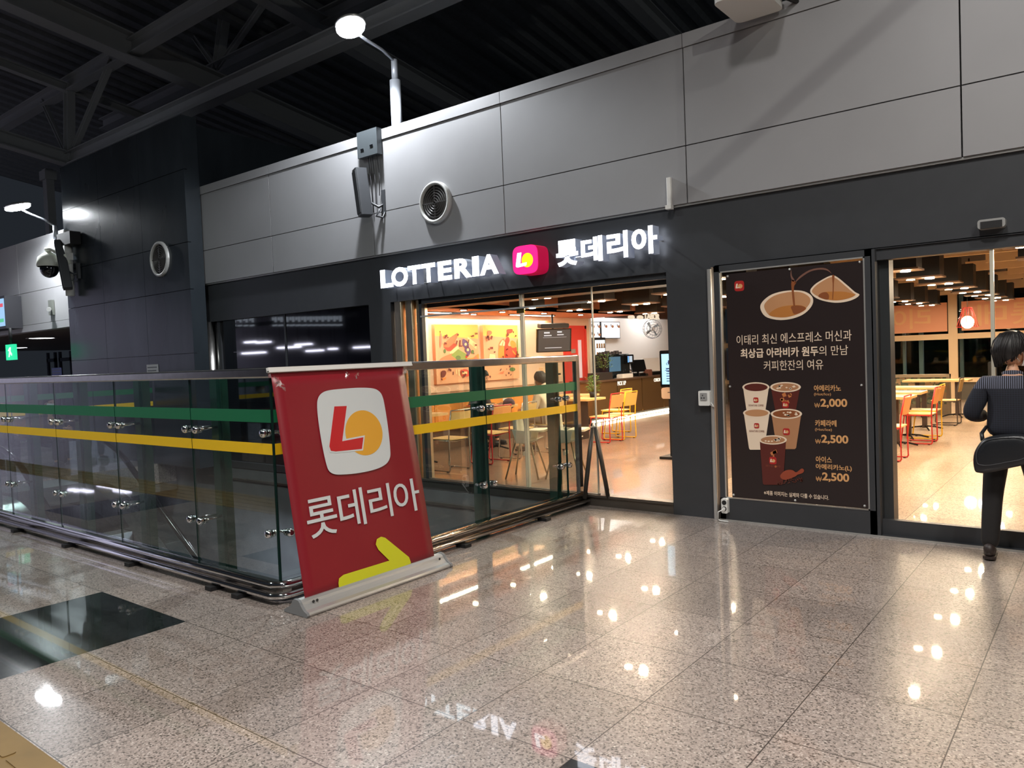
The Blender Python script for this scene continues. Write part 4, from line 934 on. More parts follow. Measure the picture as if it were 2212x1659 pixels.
mural('middle mural panel with a purple rocket over a green hill', onx(941,760,-9.43).y, onx(1034,760,-9.43).y, 1.2, 2.26,
      [('cor', M_([(780,860),(870,760),(960,700),(985,690),(975,760),(930,830),(880,900),(790,910)]),1), ('red', M_([(770,900),(850,905),(930,840),(975,870),(880,960),(830,960)]),0), ('cre', M_([(865,975),(985,875),(1010,920),(880,1020)]),0), ('cre', M_([(1130,740),(1265,850),(1262,930),(1130,820)]),0),
       ('cor', M_([(720,1080),(850,1010),(930,1000),(1020,1100),(1000,1180),(720,1180)]),1), ('grn', M_([(880,1020),(990,930),(1110,1000),(1120,1150),(1010,1150),(960,1080)]),0), ('dgr', ellp(990,1060,40,36),0), ('dgr', ellp(1205,970,22,32),0), ('dgr', ellp(788,960,20,34),0),
       ('brn', M_([(1008,795),(1028,795),(1025,880),(1052,872),(1050,892),(1003,895)]),0), ('pur', M_([(1055,780),(1110,800),(1145,850),(1150,900),(1175,940),(1170,990),(1130,1045),(1105,1030),(1120,990),(1090,960),(1085,910),(1055,870)]),1), ('cre', ellp(1100,858,18,22),0), ('cre', ellp(1133,940,18,22),0), ('red', ellp(1110,1045,16,16),0),
       ('org', M_([(1120,1060),(1200,1060),(1290,1000),(1310,1060),(1290,1120),(1150,1100)]),1), ('cor', M_([(1210,1080),(1250,1020),(1290,1080)]),0), ('red', M_([(1030,1240),(1110,1230),(1150,1270),(1145,1330),(1060,1335),(1030,1310)]),1), ('cre', M_([(1040,1265),(1120,1262),(1122,1300),(1042,1302)]),0), ('cre', M_([(950,1230),(968,1230),(972,1300),(955,1300)]),0), ('cre', M_([(985,1235),(1005,1235),(1010,1330),(990,1320)]),0),
       ('pnk', M_([(1215,1240),(1290,1220),(1315,1260),(1280,1300),(1230,1295)]),1), ('brn', M_([(735,1260),(790,1250),(805,1290),(780,1340),(735,1350)]),1), ('org', M_([(735,1370),(800,1350),(790,1380),(740,1400)]),1), ('dgr', M_([(1325,1340),(1350,1310),(1355,1400),(1325,1400)]),1), ('pnk', M_([(720,690),(740,740),(735,860),(715,900)]),1)], 2)
mural('right mural panel with a striped tent and a red flag', onx(1045,760,-9.43).y, onx(1117,760,-9.43).y+.04, 1.2, 2.26,
      [('red', M_([(1720,640),(1800,632),(1800,680),(1730,700)]),1), ('cor', M_([(1590,940),(1600,850),(1640,790),(1690,800),(1700,1100),(1600,1100)]),1), ('org', M_([(1600,940),(1650,880),(1700,930),(1705,1110),(1600,1110)]),1), ('red', M_([(1685,830),(1735,745),(1760,800),(1740,880),(1860,900),(1865,1060),(1700,1110)]),1),
       ('org', M_([(1770,830),(1800,800),(1850,840),(1850,900),(1790,905)]),1), ('cre', M_([(1605,870),(1650,795),(1665,800),(1640,880)]),0), ('cre', M_([(1655,880),(1672,800),(1690,830),(1685,880)]),0), ('grn', M_([(1865,800),(1905,790),(1905,1050),(1870,980)]),1), ('dgr', ellp(1875,1080,50,36),0), ('dgr', ellp(1800,1230,44,30),0),
       ('cre', M_([(1450,1100),(1460,1000),(1540,1010),(1545,1100)]),0), ('org', M_([(1800,940),(1900,1050),(1890,1070),(1800,970)]),0), ('cor', M_([(1430,660),(1480,660),(1490,700),(1430,740)]),1), ('cor', M_([(1590,1290),(1680,1250),(1660,1300)]),0)], 3)
# bench along the wall, built of units
VIN = mat('amber_vinyl_seat', C(218,146,66), .45, noise=.03)
t = thing('banquette', 'long amber banquette with panelled backrest along the mural wall', 'bench', (-9.2,10,IZ))
MB().box((-9.46,7.35,IZ),(-8.98,13.1,.42)).build('plinth', mat('brown_panel', C(112,86,68), .5), t)
for k in range(8):
    y = 7.38+k*.715; MB().rbox((-9.46,y,.52),(-9.28,y+.70,1.0),.03,axis=1).build('backrest_panel', VIN, t)
    MB().rbox((-9.3,y,.42),(-8.93,y+.70,.55),.04,axis=1).build('seat_cushion', VIN, t)

# chair and table makers (front of a chair looks along +X before it is turned)
FR = {'red': mat('red_tube', C(196,40,36), .35), 'yellow': mat('yellow_tube', C(238,186,20), .35), 'steel': mat('pale_tube', C(206,200,190), .25, .8), 'dark': mat('dark_tube', C(60,50,44), .4)}
BK = {'red': mat('orange_ply', C(240,164,96), .45), 'yellow': mat('amber_ply', C(244,176,90), .45), 'steel': PLY, 'dark': PLY}
PROTO = {}
def chair(kind, x, y, rz_, lab, grp='sled-base dining chairs'):
    lab = lab.strip()
    if kind not in PROTO:
        t = thing('dining_chair', lab, 'chair', (0,0,0), grp)
        mb = MB(); mb.rbox((-.20,-.2,.437),(.22,.2,.452),.04); mb.build('seat', PLY, t)
        mb = MB(); vs = []; 
        for i in range(7):
            yy = -.2+.4*i/6; c_ = -.02*(1-(abs(i-3)/3)**2)
            for z, dx in ((.60,-.205),(.70,-.225),(.82,-.25)): vs.append((dx+c_,yy,z)); 
        n = len(vs); vs += [(a-.012,b,c) for a,b,c in vs]
        fs = []
        for i in range(6):
            for j in range(2):
                a = i*3+j; fs += [(a,a+3,a+4,a+1),(n+a,n+a+1,n+a+4,n+a+3)]
        for i in range(6): fs += [(i*3,n+i*3,n+i*3+3,i*3+3),(i*3+2,i*3+5,n+i*3+5,n+i*3+2)]
        for j in range(2): fs += [(j,j+1,n+j+1,n+j),(18+j,n+18+j,n+19+j,19+j)]
        mb.add(vs, fs, 0, False); mb.build('backrest', BK[kind], t)
        for s_ in (-1,1):
            yy = s_*.205
            pts = [(-.25,yy,.84),(-.205,yy,.6),(-.195,yy,.45),(-.2,yy,.04),(-.185,yy,.016),(.2,yy,.016),(.215,yy,.04),(.165,yy,.425),(.14,yy,.432),(-.195,yy,.432)]
            MB().tube(pts,.009,8).build('side_frame', FR[kind], t)
            mb = MB(); mb.box((-.17,yy-.012,0),(-.14,yy+.012,.012)).box((.15,yy-.012,0),(.18,yy+.012,.012)); mb.build('foot_pad', BLACKM, t)
        MB().tube([(-.25,-.205,.84),(-.255,0,.842),(-.25,.205,.84)],.009,8).tube([(-.15,-.205,.43),(-.12,0,.40),(-.15,.205,.43)],.009,8).build('cross_tube', FR[kind], t)
        PROTO[kind] = t; c = t
    else: c = copy_tree(PROTO[kind])
    c.location = (x,y,IZ+.004); c.rotation_euler = (0,0,rz_); c['label'] = lab; return c
TP_ = {}
def table(x, y, lx, ly, lab, base='cross', h=.74):
    key = (lx, ly, base)
    if key not in TP_:
        t = thing('dining_table', lab, 'table', (0,0,0), 'oak-topped pedestal tables')
        MB().rbox((-lx/2,-ly/2,h-.035),(lx/2,ly/2,h),.03).build('tabletop', OAK, t)
        if base == 'box': MB().box((-.2,-.17,0),(.2,.17,h-.035)).build('pedestal', mat('dark_brown', C(58,44,38), .4), t)
        else:
            for s_ in ((-1,1) if lx > 1 else (0,)):
                MB().box((s_*lx*.3-.035,-.035,.03),(s_*lx*.3+.035,.035,h-.035)).build('column', mat('dark_brown', C(58,44,38), .4), t)
                mb = MB()
                for k in range(4):
                    a = k*PI/2+.4; mb.tube([(s_*lx*.3,0,.06),(s_*lx*.3+.16*math.cos(a),.16*math.sin(a),.045),(s_*lx*.3+.28*math.cos(a),.28*math.sin(a),.012)],.014,6)
                mb.build('star_base', BLACKG, t)
        TP_[key] = t; c = t
    else: c = copy_tree(TP_[key])
    c.location = (x,y,IZ+.004); c['label'] = lab; return c
# left dining row by the murals
table(-8.2, 8.05, .7, .62, 'small oak table nearest the window in front of the amber banquette')
table(-8.2, 9.75, .7, .62, 'small oak table where the person in the pale hoodie sits')
table(-8.35, 12.55, .7, .62, 'small oak table at the far end of the banquette')
chair('steel', -7.28, 7.72, PI, 'pale-framed chair nearest the shop window, turned to the banquette')
chair('red', -7.2, 8.52, PI, 'red-framed chair behind the first green railing post')
chair('steel', -7.16, 9.9, PI, 'pale-framed chair under the person in the pale hoodie')
chair('steel', -7.2, 9.15, PI+.1, 'empty pale-framed chair beside the person in the pale hoodie')
chair('yellow', -7.5, 12.6, PI, 'yellow-framed chair behind the high chairs near the red door')
# tray, cap and cup on the hoodie person's table
t = thing('serving_tray', 'red serving tray with paper on the table beside the pale hoodie person', 'tray', (-8.3,9.65,IZ+.745))
MB().rbox((-8.5,9.45,.846),(-8.1,9.8,.858),.03).build('base', mat('tray_red', C(206,60,52), .35), t); MB().box((-8.46,9.5,.858),(-8.14,9.76,.861)).build('paper_liner', WHITE, t)
t = thing('baseball_cap', 'dark purple cap lying on the table in front of the pale hoodie person', 'cap', (-7.95,9.9,IZ+.745))
MB().ell((-7.95,9.92,.86),(.10,.11,.095),16,8).build('crown', mat('cap_purple', C(74,52,66), .8), t); mb = MB(); mb.prism(Plane((0,0,.858),(1,0,0),(0,1,0)), smooth_loop([(-7.98,9.84),(-8.1,9.80),(-8.17,9.88),(-8.15,9.98),(-8.05,10.02),(-7.97,9.98)]),0,.006); mb.build('visor', mat('cap_visor', C(110,74,70), .7), t)
MB().box((-8.03,9.86,.915),(-8.025,9.98,.95)).build('emblem', WHITE, t)
# group by the counter
tb = onz(1322,872,IZ+.74)
table(-7.75, 11.55, 1.0, .64, 'oak table on a dark box pedestal with a leafy plant, in front of the counter', 'box')
chair('red', -6.93, 11.3, PI, 'red-framed chair at the plant table in the open entrance view')
chair('yellow', -6.93, 11.78, PI, 'yellow-framed chair right beside the red one at the plant table')
chair('red', -4.95, 10.75, PI/2+.25, 'red-framed chair mostly hidden behind the kiosk and the pier')
def plant(lab, x, y, z, h, r, leaves, pot):
    t = thing('potted_plant', lab, 'plant', (x,y,z)); random.seed(int(x*100))
    if pot: MB().lathe([(.0,0),(.06,0),(.075,.1),(.07,.1),(.06,.09),(0,.09)], (x,y,z), n=16).build('pot', pot, t)
    mb = MB(); st = MB()
    for s_ in range(7):
        a = random.uniform(0,6.28); tp = Vector((x+r*.6*math.cos(a), y+r*.6*math.sin(a), z+h*random.uniform(.7,1))); st.tube([(x,y,z+.05), Vector((x,y,z))*.5+tp*.5+Vector((0,0,.03)), tp], .004, 5)
    for k in range(leaves):
        a = random.uniform(0,6.28); q = random.uniform(.2,1); c = Vector((x+r*q*math.cos(a), y+r*q*math.sin(a), z+.1+(h-.08)*random.random()))
        d_ = Vector((math.cos(a),math.sin(a),random.uniform(-.2,.9))).normalized(); s2 = d_.cross(Vector((0,0,1))).normalized(); L_ = random.uniform(.04,.075); wd = L_*.3
        up = s2.cross(d_)*.008; mb.add([c, c+d_*L_*.5+s2*wd+up, c+d_*L_, c+d_*L_*.5-s2*wd+up], ((0,1,2,3),))
    st.build('stems', mat('stem_green', C(84,92,50), .6), t); mb.build('foliage', mat('leaf_green', C(92,130,58), .5), t, recalc=False)['kind'] = 'stuff'
plant('leafy green plant standing on the table below the pick up lettering', -7.45, 11.75, IZ+.744, .36, .11, 160, BLACKM)
# high chairs by the window
def high_chair(x, y, rz_, lab, proto=[]):
    if not proto:
        HC = mat('high_chair_grey', C(214,206,184), .5); t = thing('high_chair', lab, 'high chair', (0,0,0), 'pale plastic high chairs')
        mb = MB(); vs = []; prof = [(-.17,.98,.11),(-.18,.9,.15),(-.17,.75,.17),(-.14,.6,.18),(-.08,.54,.18),(.05,.53,.18),(.13,.56,.17)]
        m = 9
        for px_, pz, hw in prof:
            for k in range(m):
                u = -1+2*k/(m-1); vs.append((px_+.10*abs(u)**2.5, hw*u*1.02, pz+(.06*abs(u)**3 if pz < .7 else 0)))
        n = len(vs); mb.add(vs, [(i*m+k,i*m+k+1,(i+1)*m+k+1,(i+1)*m+k) for i in range(len(prof)-1) for k in range(m-1)], 0, True)
        s1 = mb.build('shell', HC, t); so = s1.modifiers.new('s','SOLIDIFY'); so.thickness = .014
        for s_ in (-1,1): MB().add([(-.08,s_*.185,.56),(.12,s_*.185,.57),(.16,s_*.19,.74),(-.14,s_*.185,.78),(-.08,s_*.199,.56),(.12,s_*.199,.57),(.16,s_*.204,.74),(-.14,s_*.199,.78)],((0,1,2,3),(7,6,5,4),(0,4,5,1),(1,5,6,2),(2,6,7,3),(3,7,4,0))).build('side_wall', HC, t)
        MB().rbox((.08,-.21,.735),(.34,.21,.755),.06,n=4).rbox((.085,-.205,.755),(.335,.205,.765),.06,n=4).build('tray', mat('tray_cream', C(226,214,180), .4), t)
        mb = MB().rbox((-.02,-.09,.35),(.02,.09,.42),.02,axis=1); mb.build('footrest', HC, t)
        for sx, sy in ((-1,-1),(-1,1),(1,-1),(1,1)): MB().cyl((sx*.12,sy*.13,.56),(sx*.25,sy*.24,0),.014,.012,n=10).build('leg', mat('leg_bronze', C(166,150,120), .3, .7), t)
        proto.append(t); c = t
    else: c = copy_tree(proto[0])
    c.location = (x,y,IZ+.004); c.rotation_euler = (0,0,rz_); c['label'] = lab; c.scale = (.86,.86,.80)
h1, h2 = onz(1138,1031,IZ), onz(1224,1031,IZ)
high_chair(h1.x, h1.y, .35, 'pale plastic high chair with a tray, the left one of two by the window')
high_chair(h2.x, h2.y, .35, 'pale plastic high chair beside the right green railing post, right one of two')

# red door
t = struct('door_2', MB().box((-9.5,13.83,IZ),(-9.46,13.9,2.27)).box((-9.5,14.66,IZ),(-9.46,14.73,2.27)).box((-9.5,13.83,2.2),(-9.46,14.73,2.27)).box((-9.495,13.9,IZ),(-9.475,14.66,2.2)), mat('red_door', C(222,70,62), .4)); t['label'] = 'red door at the end of the mural wall'
MB().box((-9.475,14.38,1.1),(-9.46,14.5,1.95)).build('vision_panel', mat('pale_glass', C(206,190,196), .1, em=(.9,.7,.8), es=.3), t)
MB().box((-9.475,14.1,1.66),(-9.468,14.27,1.75)).build('door_plate', ALU, t)
mb = MB().cyl((-9.475,14.58,.98),(-9.44,14.58,.98),.04,n=14); mb.tube([(-9.44,14.58,.98),(-9.42,14.58,.98),(-9.42,14.48,.98)],.01,8); mb.build('door_handle', CHROME, t)
# television and wall box near it
p = onx(1196,734,-8.7)
t = thing('television', 'dark hanging television above the dining area, left of the red door', 'television', p)
R4 = Matrix.Translation(p) @ Matrix.Rotation(-.55, 4, 'Z') @ Matrix.Rotation(.12, 4, 'Y')
w2, h2 = .46, .20
MB().rbox((-.02,-w2*.8,-h2-.04),(.03,w2*.8,h2+.02),.01,axis=0,mat4=R4).rbox((-.10,-w2*.6,-h2+.02),(-.02,w2*.6,h2-.04),.01,axis=0,mat4=R4).build('casing', BLACKG, t)
PTV = Plane(R4 @ Vector((.031,0,0)), (R4.to_3x3() @ Vector((0,1,0))), (R4.to_3x3() @ Vector((0,0,1))))
MB().prism(PTV, [(-.34,-h2-.02),(.34,-h2-.02),(.34,h2),(-.34,h2)], 0, .002).build('screen', emis('tv_dark', (.025,.02,.025), 1), t)
mb = MB()
for u, v, l, h in ((-.22,.13,.12,.03),(-.22,.08,.16,.02),(.06,.14,.10,.03),(.06,.09,.14,.02),(-.24,.05,.5,.004),(-.2,-.16,.36,.012)): mb.prism(PTV, [(u,v),(u+l,v),(u+l,v+h),(u,v+h)], .002,.003)
mb.build('caption_bars', emis('tv_text', (.8,.8,.85), 1), t)
MB().cyl(R4 @ Vector((-.05,0,h2)), (p.x-.02,p.y,2.44), .02, n=8).rbox((-.12,-.3,h2+.03),(.06,.3,h2+.12),.02,axis=0,mat4=R4).build('mount', BLACKM, t)
p = onx(1190,802,-9.44); t = thing('wall_heater_box', 'cream box fixed to the peach wall below the television', 'wall box', p)
MB().rbox((-9.5,p.y-.34,p.z-.12),(-9.40,p.y+.34,p.z+.1),.02,axis=0).build('box', mat('cream_box', C(240,206,170), .4), t); MB().box((-9.402,p.y-.3,p.z-.09),(-9.395,p.y+.3,p.z-.05)).build('slot', BLACKM, t)
MB().box((-9.49,p.y-.36,p.z+.24),(-9.42,p.y+.32,p.z+.29)).build('shelf', mat('dark_brown', C(58,44,38), .4), t)

# counter with lettering, and what stands on it
t = thing('service_counter', 'long brown service counter with pick up and order lettering', 'counter', (-9.1,17,IZ))
BRZ = mat('bronze_panels', C(122,96,62), .25, .5)
mb = MB(); ys = [14.02,15.1,16.25,17.35,18.5,19.6,20.8]
for a, b in zip(ys[:-1], ys[1:]): mb.box((-9.48,a+.02,IZ+.12),(-8.92,b-.02,1.0))
mb.build('front_panels', BRZ, t); MB().box((-9.5,14.0,IZ),(-8.98,20.8,IZ+.12)).build('plinth', BLACKM, t)
MB().box((-9.52,13.98,1.0),(-8.87,20.8,1.04)).build('worktop', mat('worktop_brown', C(90,70,54), .3), t)
PCN = Plane((-8.918,0,0),(0,1,0),(0,0,1))
LT = emis('counter_letters', (1,.9,.75), 1.2)
a, b, c_ = PCN.uv(1334,833), PCN.uv(1352,831), PCN.uv(1343,824); mb = MB(); put_text(mb, PCN, 'PICK UP', a[0], b[0], a[1], c_[1]+.01, 0, .006, .02); mb.build('pick_up_lettering', LT, t)
a, b, c_ = PCN.uv(1412.5,825), PCN.uv(1431,823), PCN.uv(1420,817.5); mb = MB(); put_text(mb, PCN, 'ORDER', a[0], b[0], a[1], c_[1]+.01, 0, .006, .02); mb.build('order_lettering', LT, t)
MB().box((-9.0,14.1,IZ+.02),(-8.96,20.7,IZ+.06)).build('floor_glow_strip', emis('glow_strip', (1,.78,.5), 45), t)
for y in (16.2, 18.4):
    t = thing('kitchen_ceiling_light', 'bright white panel light in the kitchen ceiling', 'ceiling light', (-9.65,y,2.98), 'kitchen panel lights')
    MB().box((-9.9,y-.6,2.97),(-9.4,y+.6,3.02)).build('housing', WHITE, t); MB().box((-9.88,y-.58,2.96),(-9.42,y+.58,2.97)).build('diffuser', emis('kitchen_white', (1,.97,.95), 22), t)
# kitchen wall screens and header
PK = Plane((-10,0,0),(0,1,0),(0,0,1))
for k, (x0, x1) in enumerate(((1270,1297),(1298,1340))):
    a, b = PK.uv(x0,694.5), PK.uv(x1,731)
    t = thing('menu_screen', ('left bright menu screen with burger pictures','right bright menu screen with drink pictures')[k]+' above the counter', 'menu screen', (-10,a[0],b[1]))
    MB().box((-10.06,a[0],b[1]),(-10.0,b[0],a[1])).build('casing', BLACKM, t)
    MB().prism(PK, [(a[0]+.02,b[1]+.015),(b[0]-.02,b[1]+.015),(b[0]-.02,a[1]-.015),(a[0]+.02,a[1]-.015)], 0, .003).build('screen', emis('menu_white', (1,.98,.97), 1.2), t)
    mb = MB(); mb2 = MB(); n_ = (2,3)[k]
    for i in range(n_):
        for j in range((2,1)[k]):
            u = a[0]+.12+(b[0]-a[0])*(i+.2)/n_; v = a[1]-.12-j*.2
            mb.prism(PK, squircle(u+.06, v, .055, .035, 2.4, 14), .003, .005); mb2.prism(PK, [(u-.03,v+.0),(u+.0,v+.0),(u+.0,v+.06),(u-.03,v+.06)], .003,.005)
    mb.build('food_pictures', emis('menu_food', C(190,110,50), .7), t); mb2.build('menu_marks', emis('menu_mark', C(60,50,60), .6), t)
MB_ = MB().box((-9.1,14.95,2.43),(-8.9,20.8,3.02)); o = struct('trim_3', MB_, mat('header_brown', C(84,62,54), .5)); 
struct('wall_kitchen_side', MB().box((-10.12,15.0,0),(-10.06,20.8,3.0)), mat('white_tiles', C(236,232,226), .3))
PH = Plane((-8.895,0,0),(0,1,0),(0,0,1))
a, b = PH.uv(1393,690), PH.uv(1420,690)
t = thing('header_lettering', 'cream lettering on the dark header over the counter', 'lettering', PH.pt(a[0],a[1]))
mb = MB(); put_text(mb, PH, 'LABOR', a[0], b[0]+.1, PH.uv(1400,690)[1]-.0, PH.uv(1400,677)[1], 0, .02, .03); mb.build('letters', emis('header_letters', (1,.82,.6), .9), t)
mb = MB(); c_ = PH.uv(1363,687); 
for k in range(2):
    q = circle(c_[0]+k*.42, c_[1]+.02, .15, .05, 18); mb.prism(PH, q, 0, .02)
mb.build('cup_symbols', emis('header_letters', (1,.82,.6), .9), t)
# oscillating fan
p = onx(1408,711,-9.3)
t = thing('wall_fan', 'round white wall fan above the tills', 'fan', p)
nrm = Vector((.75,-.62,.1)).normalized(); u_, v_ = fr(nrm); pc = Vector(p)
mb = MB()
for r_, o_ in ((.24,0),(.24,.07),(.17,.1),(.1,.12)): 
    c0_ = pc+nrm*o_; mb.tube([c0_+(u_*math.cos(k*PI/12)+v_*math.sin(k*PI/12))*r_ for k in range(25)], .006, 6)
for k in range(18):
    e_ = u_*math.cos(k*PI/9)+v_*math.sin(k*PI/9); mb.tube([pc+nrm*.13+e_*.03, pc+nrm*.09+e_*.18, pc+nrm*.03+e_*.245, pc-nrm*.03+e_*.2], .0025, 4)
mb.build('cage', mat('cage_grey', C(120,124,128), .4, .3), t)
mb = MB()
for k in range(4):
    e_ = u_*math.cos(k*PI/2+.4)+v_*math.sin(k*PI/2+.4); g_ = u_*math.cos(k*PI/2+1.3)+v_*math.sin(k*PI/2+1.3)
    mb.add([pc+nrm*.03+e_*.03, pc+nrm*.05+e_*.2, pc+nrm*.02+(e_+g_*.6).normalized()*.2, pc+nrm*.01+g_*.05],((0,1,2,3),))
mb.build('blades', mat('blade_grey', C(150,160,165), .3), t, recalc=False); mb = MB().cyl(pc-nrm*.08,pc+nrm*.1,.045,n=14); mb.tube([pc-nrm*.08, pc-nrm*.2+Vector((0,0,-.02)), pc-nrm*.3+Vector((0,0,-.05))],.03,8); mb.build('motor', WHITE, t)
# coffee machine
p = onx(1328,805,-9.25)
t = thing('espresso_machine', 'large dark coffee machine behind the counter', 'coffee machine', p)
y0 = onx(1302,805,-9.25).y; y1 = onx(1349,800,-9.25).y; zt = onx(1328,765,-9.25).z
MB().rbox((-9.48,y0,1.04),(-9.1,y1,zt),.05,axis=1).build('body', mat('machine_dark', C(34,42,50), .2, .5), t)
MB().box((-9.1,y0+.05,1.2),(-9.09,y0+(y1-y0)*.55,zt-.06)).build('glass_front', mat('machine_glass', C(60,90,116), .1, em=(.2,.4,.6), es=.25), t)
MB().rbox((-9.12,y1-.28,zt-.24),(-9.0,y1+.02,zt-.02),.03,axis=1).build('head', BLACKG, t)
MB().box((-9.0,y1-.2,zt-.2),(-8.995,y1-.06,zt-.06)).build('touch_screen', emis('touch', (.7,.8,.9), .8), t)
mb = MB()
for k in range(5): mb.box((-8.999,y1-.26,zt-.20+k*.03),(-8.994,y1-.235,zt-.185+k*.03))
mb.build('blue_lamps', emis('blue_led', (.1,.3,1), 6), t)
mb = MB(); 
for k in range(7): mb.rbox((-9.4+.04*k,y0+.06+.07*k,zt),(-9.3+.04*k,y0+.16+.07*k,zt+.05+.015*(k%3)),.02)
mb.build('stacked_lids', mat('lids', C(60,60,66), .3), t)
MB().cyl((-9.02,y1-.13,1.22),(-9.02,y1-.13,1.12),.03,n=12).tube([(-9.02,y1-.13,1.15),(-8.94,y1-.13,1.14)],.012).box((-9.3,y0+.05,1.04),(-8.98,y1,1.07)).build('group_handle', CHROME, t)
# tills
def till(lab, px, py, s_, col):
    p = onx(px, py, -9.15); t = thing('till', lab, 'cash register', (p.x,p.y,1.04))
    MB().rbox((-9.3,p.y-.2*s_,1.04),(-9.0,p.y+.2*s_,1.12),.02,axis=2).build('base', BLACKG, t)
    R4 = Matrix.Translation((-9.14,p.y,1.28)) @ Matrix.Rotation(-.5,4,'Z') @ Matrix.Rotation(-.35,4,'Y')
    MB().rbox((-.02,-.2*s_,-.14*s_),(.02,.2*s_,.16*s_),.015,axis=0,mat4=R4).build('screen_back', col, t)
    MB().box((-.024,-.18*s_,-.12*s_),(-.02,.18*s_,.14*s_),mat4=R4).build('screen', emis('till_blue', C(70,150,220), 1.2), t)
    MB().cyl((-9.15,p.y,1.1),(-9.15,p.y,1.26),.03,n=10).build('stand', BLACKM, t)
till('dark till with a blue-edged screen on the counter', 1378, 800, 1.0, BLACKG)
till('grey-backed till at the order point beside the kiosk', 1408, 797, 1.15, mat('till_grey', C(190,184,176), .4))
for lab, px, w_, h_, m_ in (('low stack of white paper trays on the counter', 1348, .5, .08, WHITE), ('brown box beside the grey-backed till', 1398, .16, .14, mat('box_brown', C(110,66,50), .6)), ('small card reader on the counter between the tills', 1390, .12, .05, BLACKG)):
    p = onx(px, 806, -9.0); t = thing('counter_item' if 'reader' not in lab else 'card_reader', lab, 'box' if 'reader' not in lab else 'card reader', (p.x,p.y,1.04))
    t.name = {'low':'paper_tray','bro':'brown_box','sma':'card_reader'}[lab[:3]]; WL[t.name] = Vector((p.x,p.y,1.04))
    MB().rbox((-9.06,p.y-w_/2,1.04),(-8.9,p.y+w_/2,1.04+h_),.012).build('body', m_, t); MB().rbox((-9.05,p.y-w_*.45,1.04+h_),(-8.91,p.y+w_*.45,1.045+h_+.008),.01).build('top', m_, t)
p = onx(1308,815,-9.0); t = thing('planter_box', 'dark planter box with a bushy plant at the left end of the counter', 'planter', (-9,p.y,1.04)); t.name = 'planter_box'
ya = onx(1282,818,-9).y; yb = onx(1315,812,-9).y; MB().box((-9.15,ya,1.04),(-8.9,yb,1.2)).build('box', mat('planter_dark', C(44,40,38), .4), t)
plant('bushy plant growing from the dark planter box on the counter end', -9.02, (ya+yb)/2+.15, 1.19, .4, .2, 150, None)
# drinks fridge at the counter end
p = onx(1280,760,-9.45); ya, yb = onx(1271,760,-9.4).y, onx(1289,760,-9.4).y
t = thing('display_fridge', 'slim lit display fridge standing behind the counter end', 'fridge', (-9.6,ya,IZ))
ya = max(ya, 15.02); yb = ya+.5
MB().box((-9.9,ya,1.05),(-9.45,yb,2.0)).build('cabinet', BLACKM, t); MB().box((-9.45,ya+.04,1.15),(-9.44,yb-.04,1.94)).build('lit_interior', emis('fridge_white', (.95,1,.98), 1.3), t)
mb = MB()
for k in range(4):
    mb.box((-9.44,ya+.04,1.15+k*.2),(-9.42,yb-.04,1.16+k*.2))
    for j in range(4): mb.cyl((-9.43,ya+.1+j*.1,1.16+k*.2),(-9.43,ya+.1+j*.1,1.26+k*.2),.02,n=8)
mb.build('stocked_bottles', mat('bottles_mix', C(150,110,60), .3), t); MB().box((-9.8,ya+.05,IZ),(-9.5,yb-.05,1.05)).build('stand', WHITE, t)
# kiosk
p = ony(1437,795,9.9); x0 = ony(1427,795,9.9).x; zt, zb = ony(1437,757,9.9).z, ony(1437,833,9.9).z; zc = ony(1437,861,9.9).z
t = thing('order_kiosk', 'slim self-order kiosk with a pale blue screen beside the dark pier', 'kiosk', (x0+.2,9.9,IZ))
MB().rbox((x0,9.88,zb-.02),(x0+.42,9.94,zt),.02,axis=1).build('screen_casing', BLACKG, t)
PKK = Plane((0,9.878,0),(1,0,0),(0,0,1))
MB().prism(PKK, [(x0+.03,zb+.02),(x0+.39,zb+.02),(x0+.39,zt-.05),(x0+.03,zt-.05)], 0, .003).build('screen', emis('kiosk_blue', C(170,222,244), 1.5), t)
mb = MB()
for k in range(6): mb.prism(PKK, [(x0+.1,zb+.06+k*.035),(x0+.32,zb+.06+k*.035),(x0+.32,zb+.072+k*.035),(x0+.1,zb+.072+k*.035)], .003,.005)
mb.prism(PKK, [(x0+.13,zb+.31),(x0+.28,zb+.31),(x0+.28,zb+.36),(x0+.13,zb+.36)], .003,.005)
put_text(mb, PKK, '여기서', x0+.1, x0+.32, zt-.22, zt-.17, .003, .005, .01); put_text(mb, PKK, '주문', x0+.08, x0+.30, zt-.31, zt-.25, .003, .005, .01)
mb.build('screen_marks', emis('kiosk_ink', C(60,80,150), .5), t)
MB().rbox((x0+.02,9.86,zc),(x0+.40,9.96,zb-.03),.03,axis=1).build('payment_box', mat('kiosk_beige', C(214,186,160), .45), t); MB().box((x0+.12,9.856,zb-.10),(x0+.3,9.861,zb-.09)).build('receipt_slot', BLACKM, t)
MB().box((x0+.12,9.88,IZ+.03),(x0+.22,9.96,zc+.02)).build('pole', BLACKM, t); MB().box((x0+.0,9.78,IZ),(x0+.45,10.1,IZ+.035)).build('foot_plate', BLACKM, t)
# notice column above the kiosk
o = struct('trim_4', MB().box((-8.9,19.6,IZ),(-8.4,20.1,3.02)), STEEL)

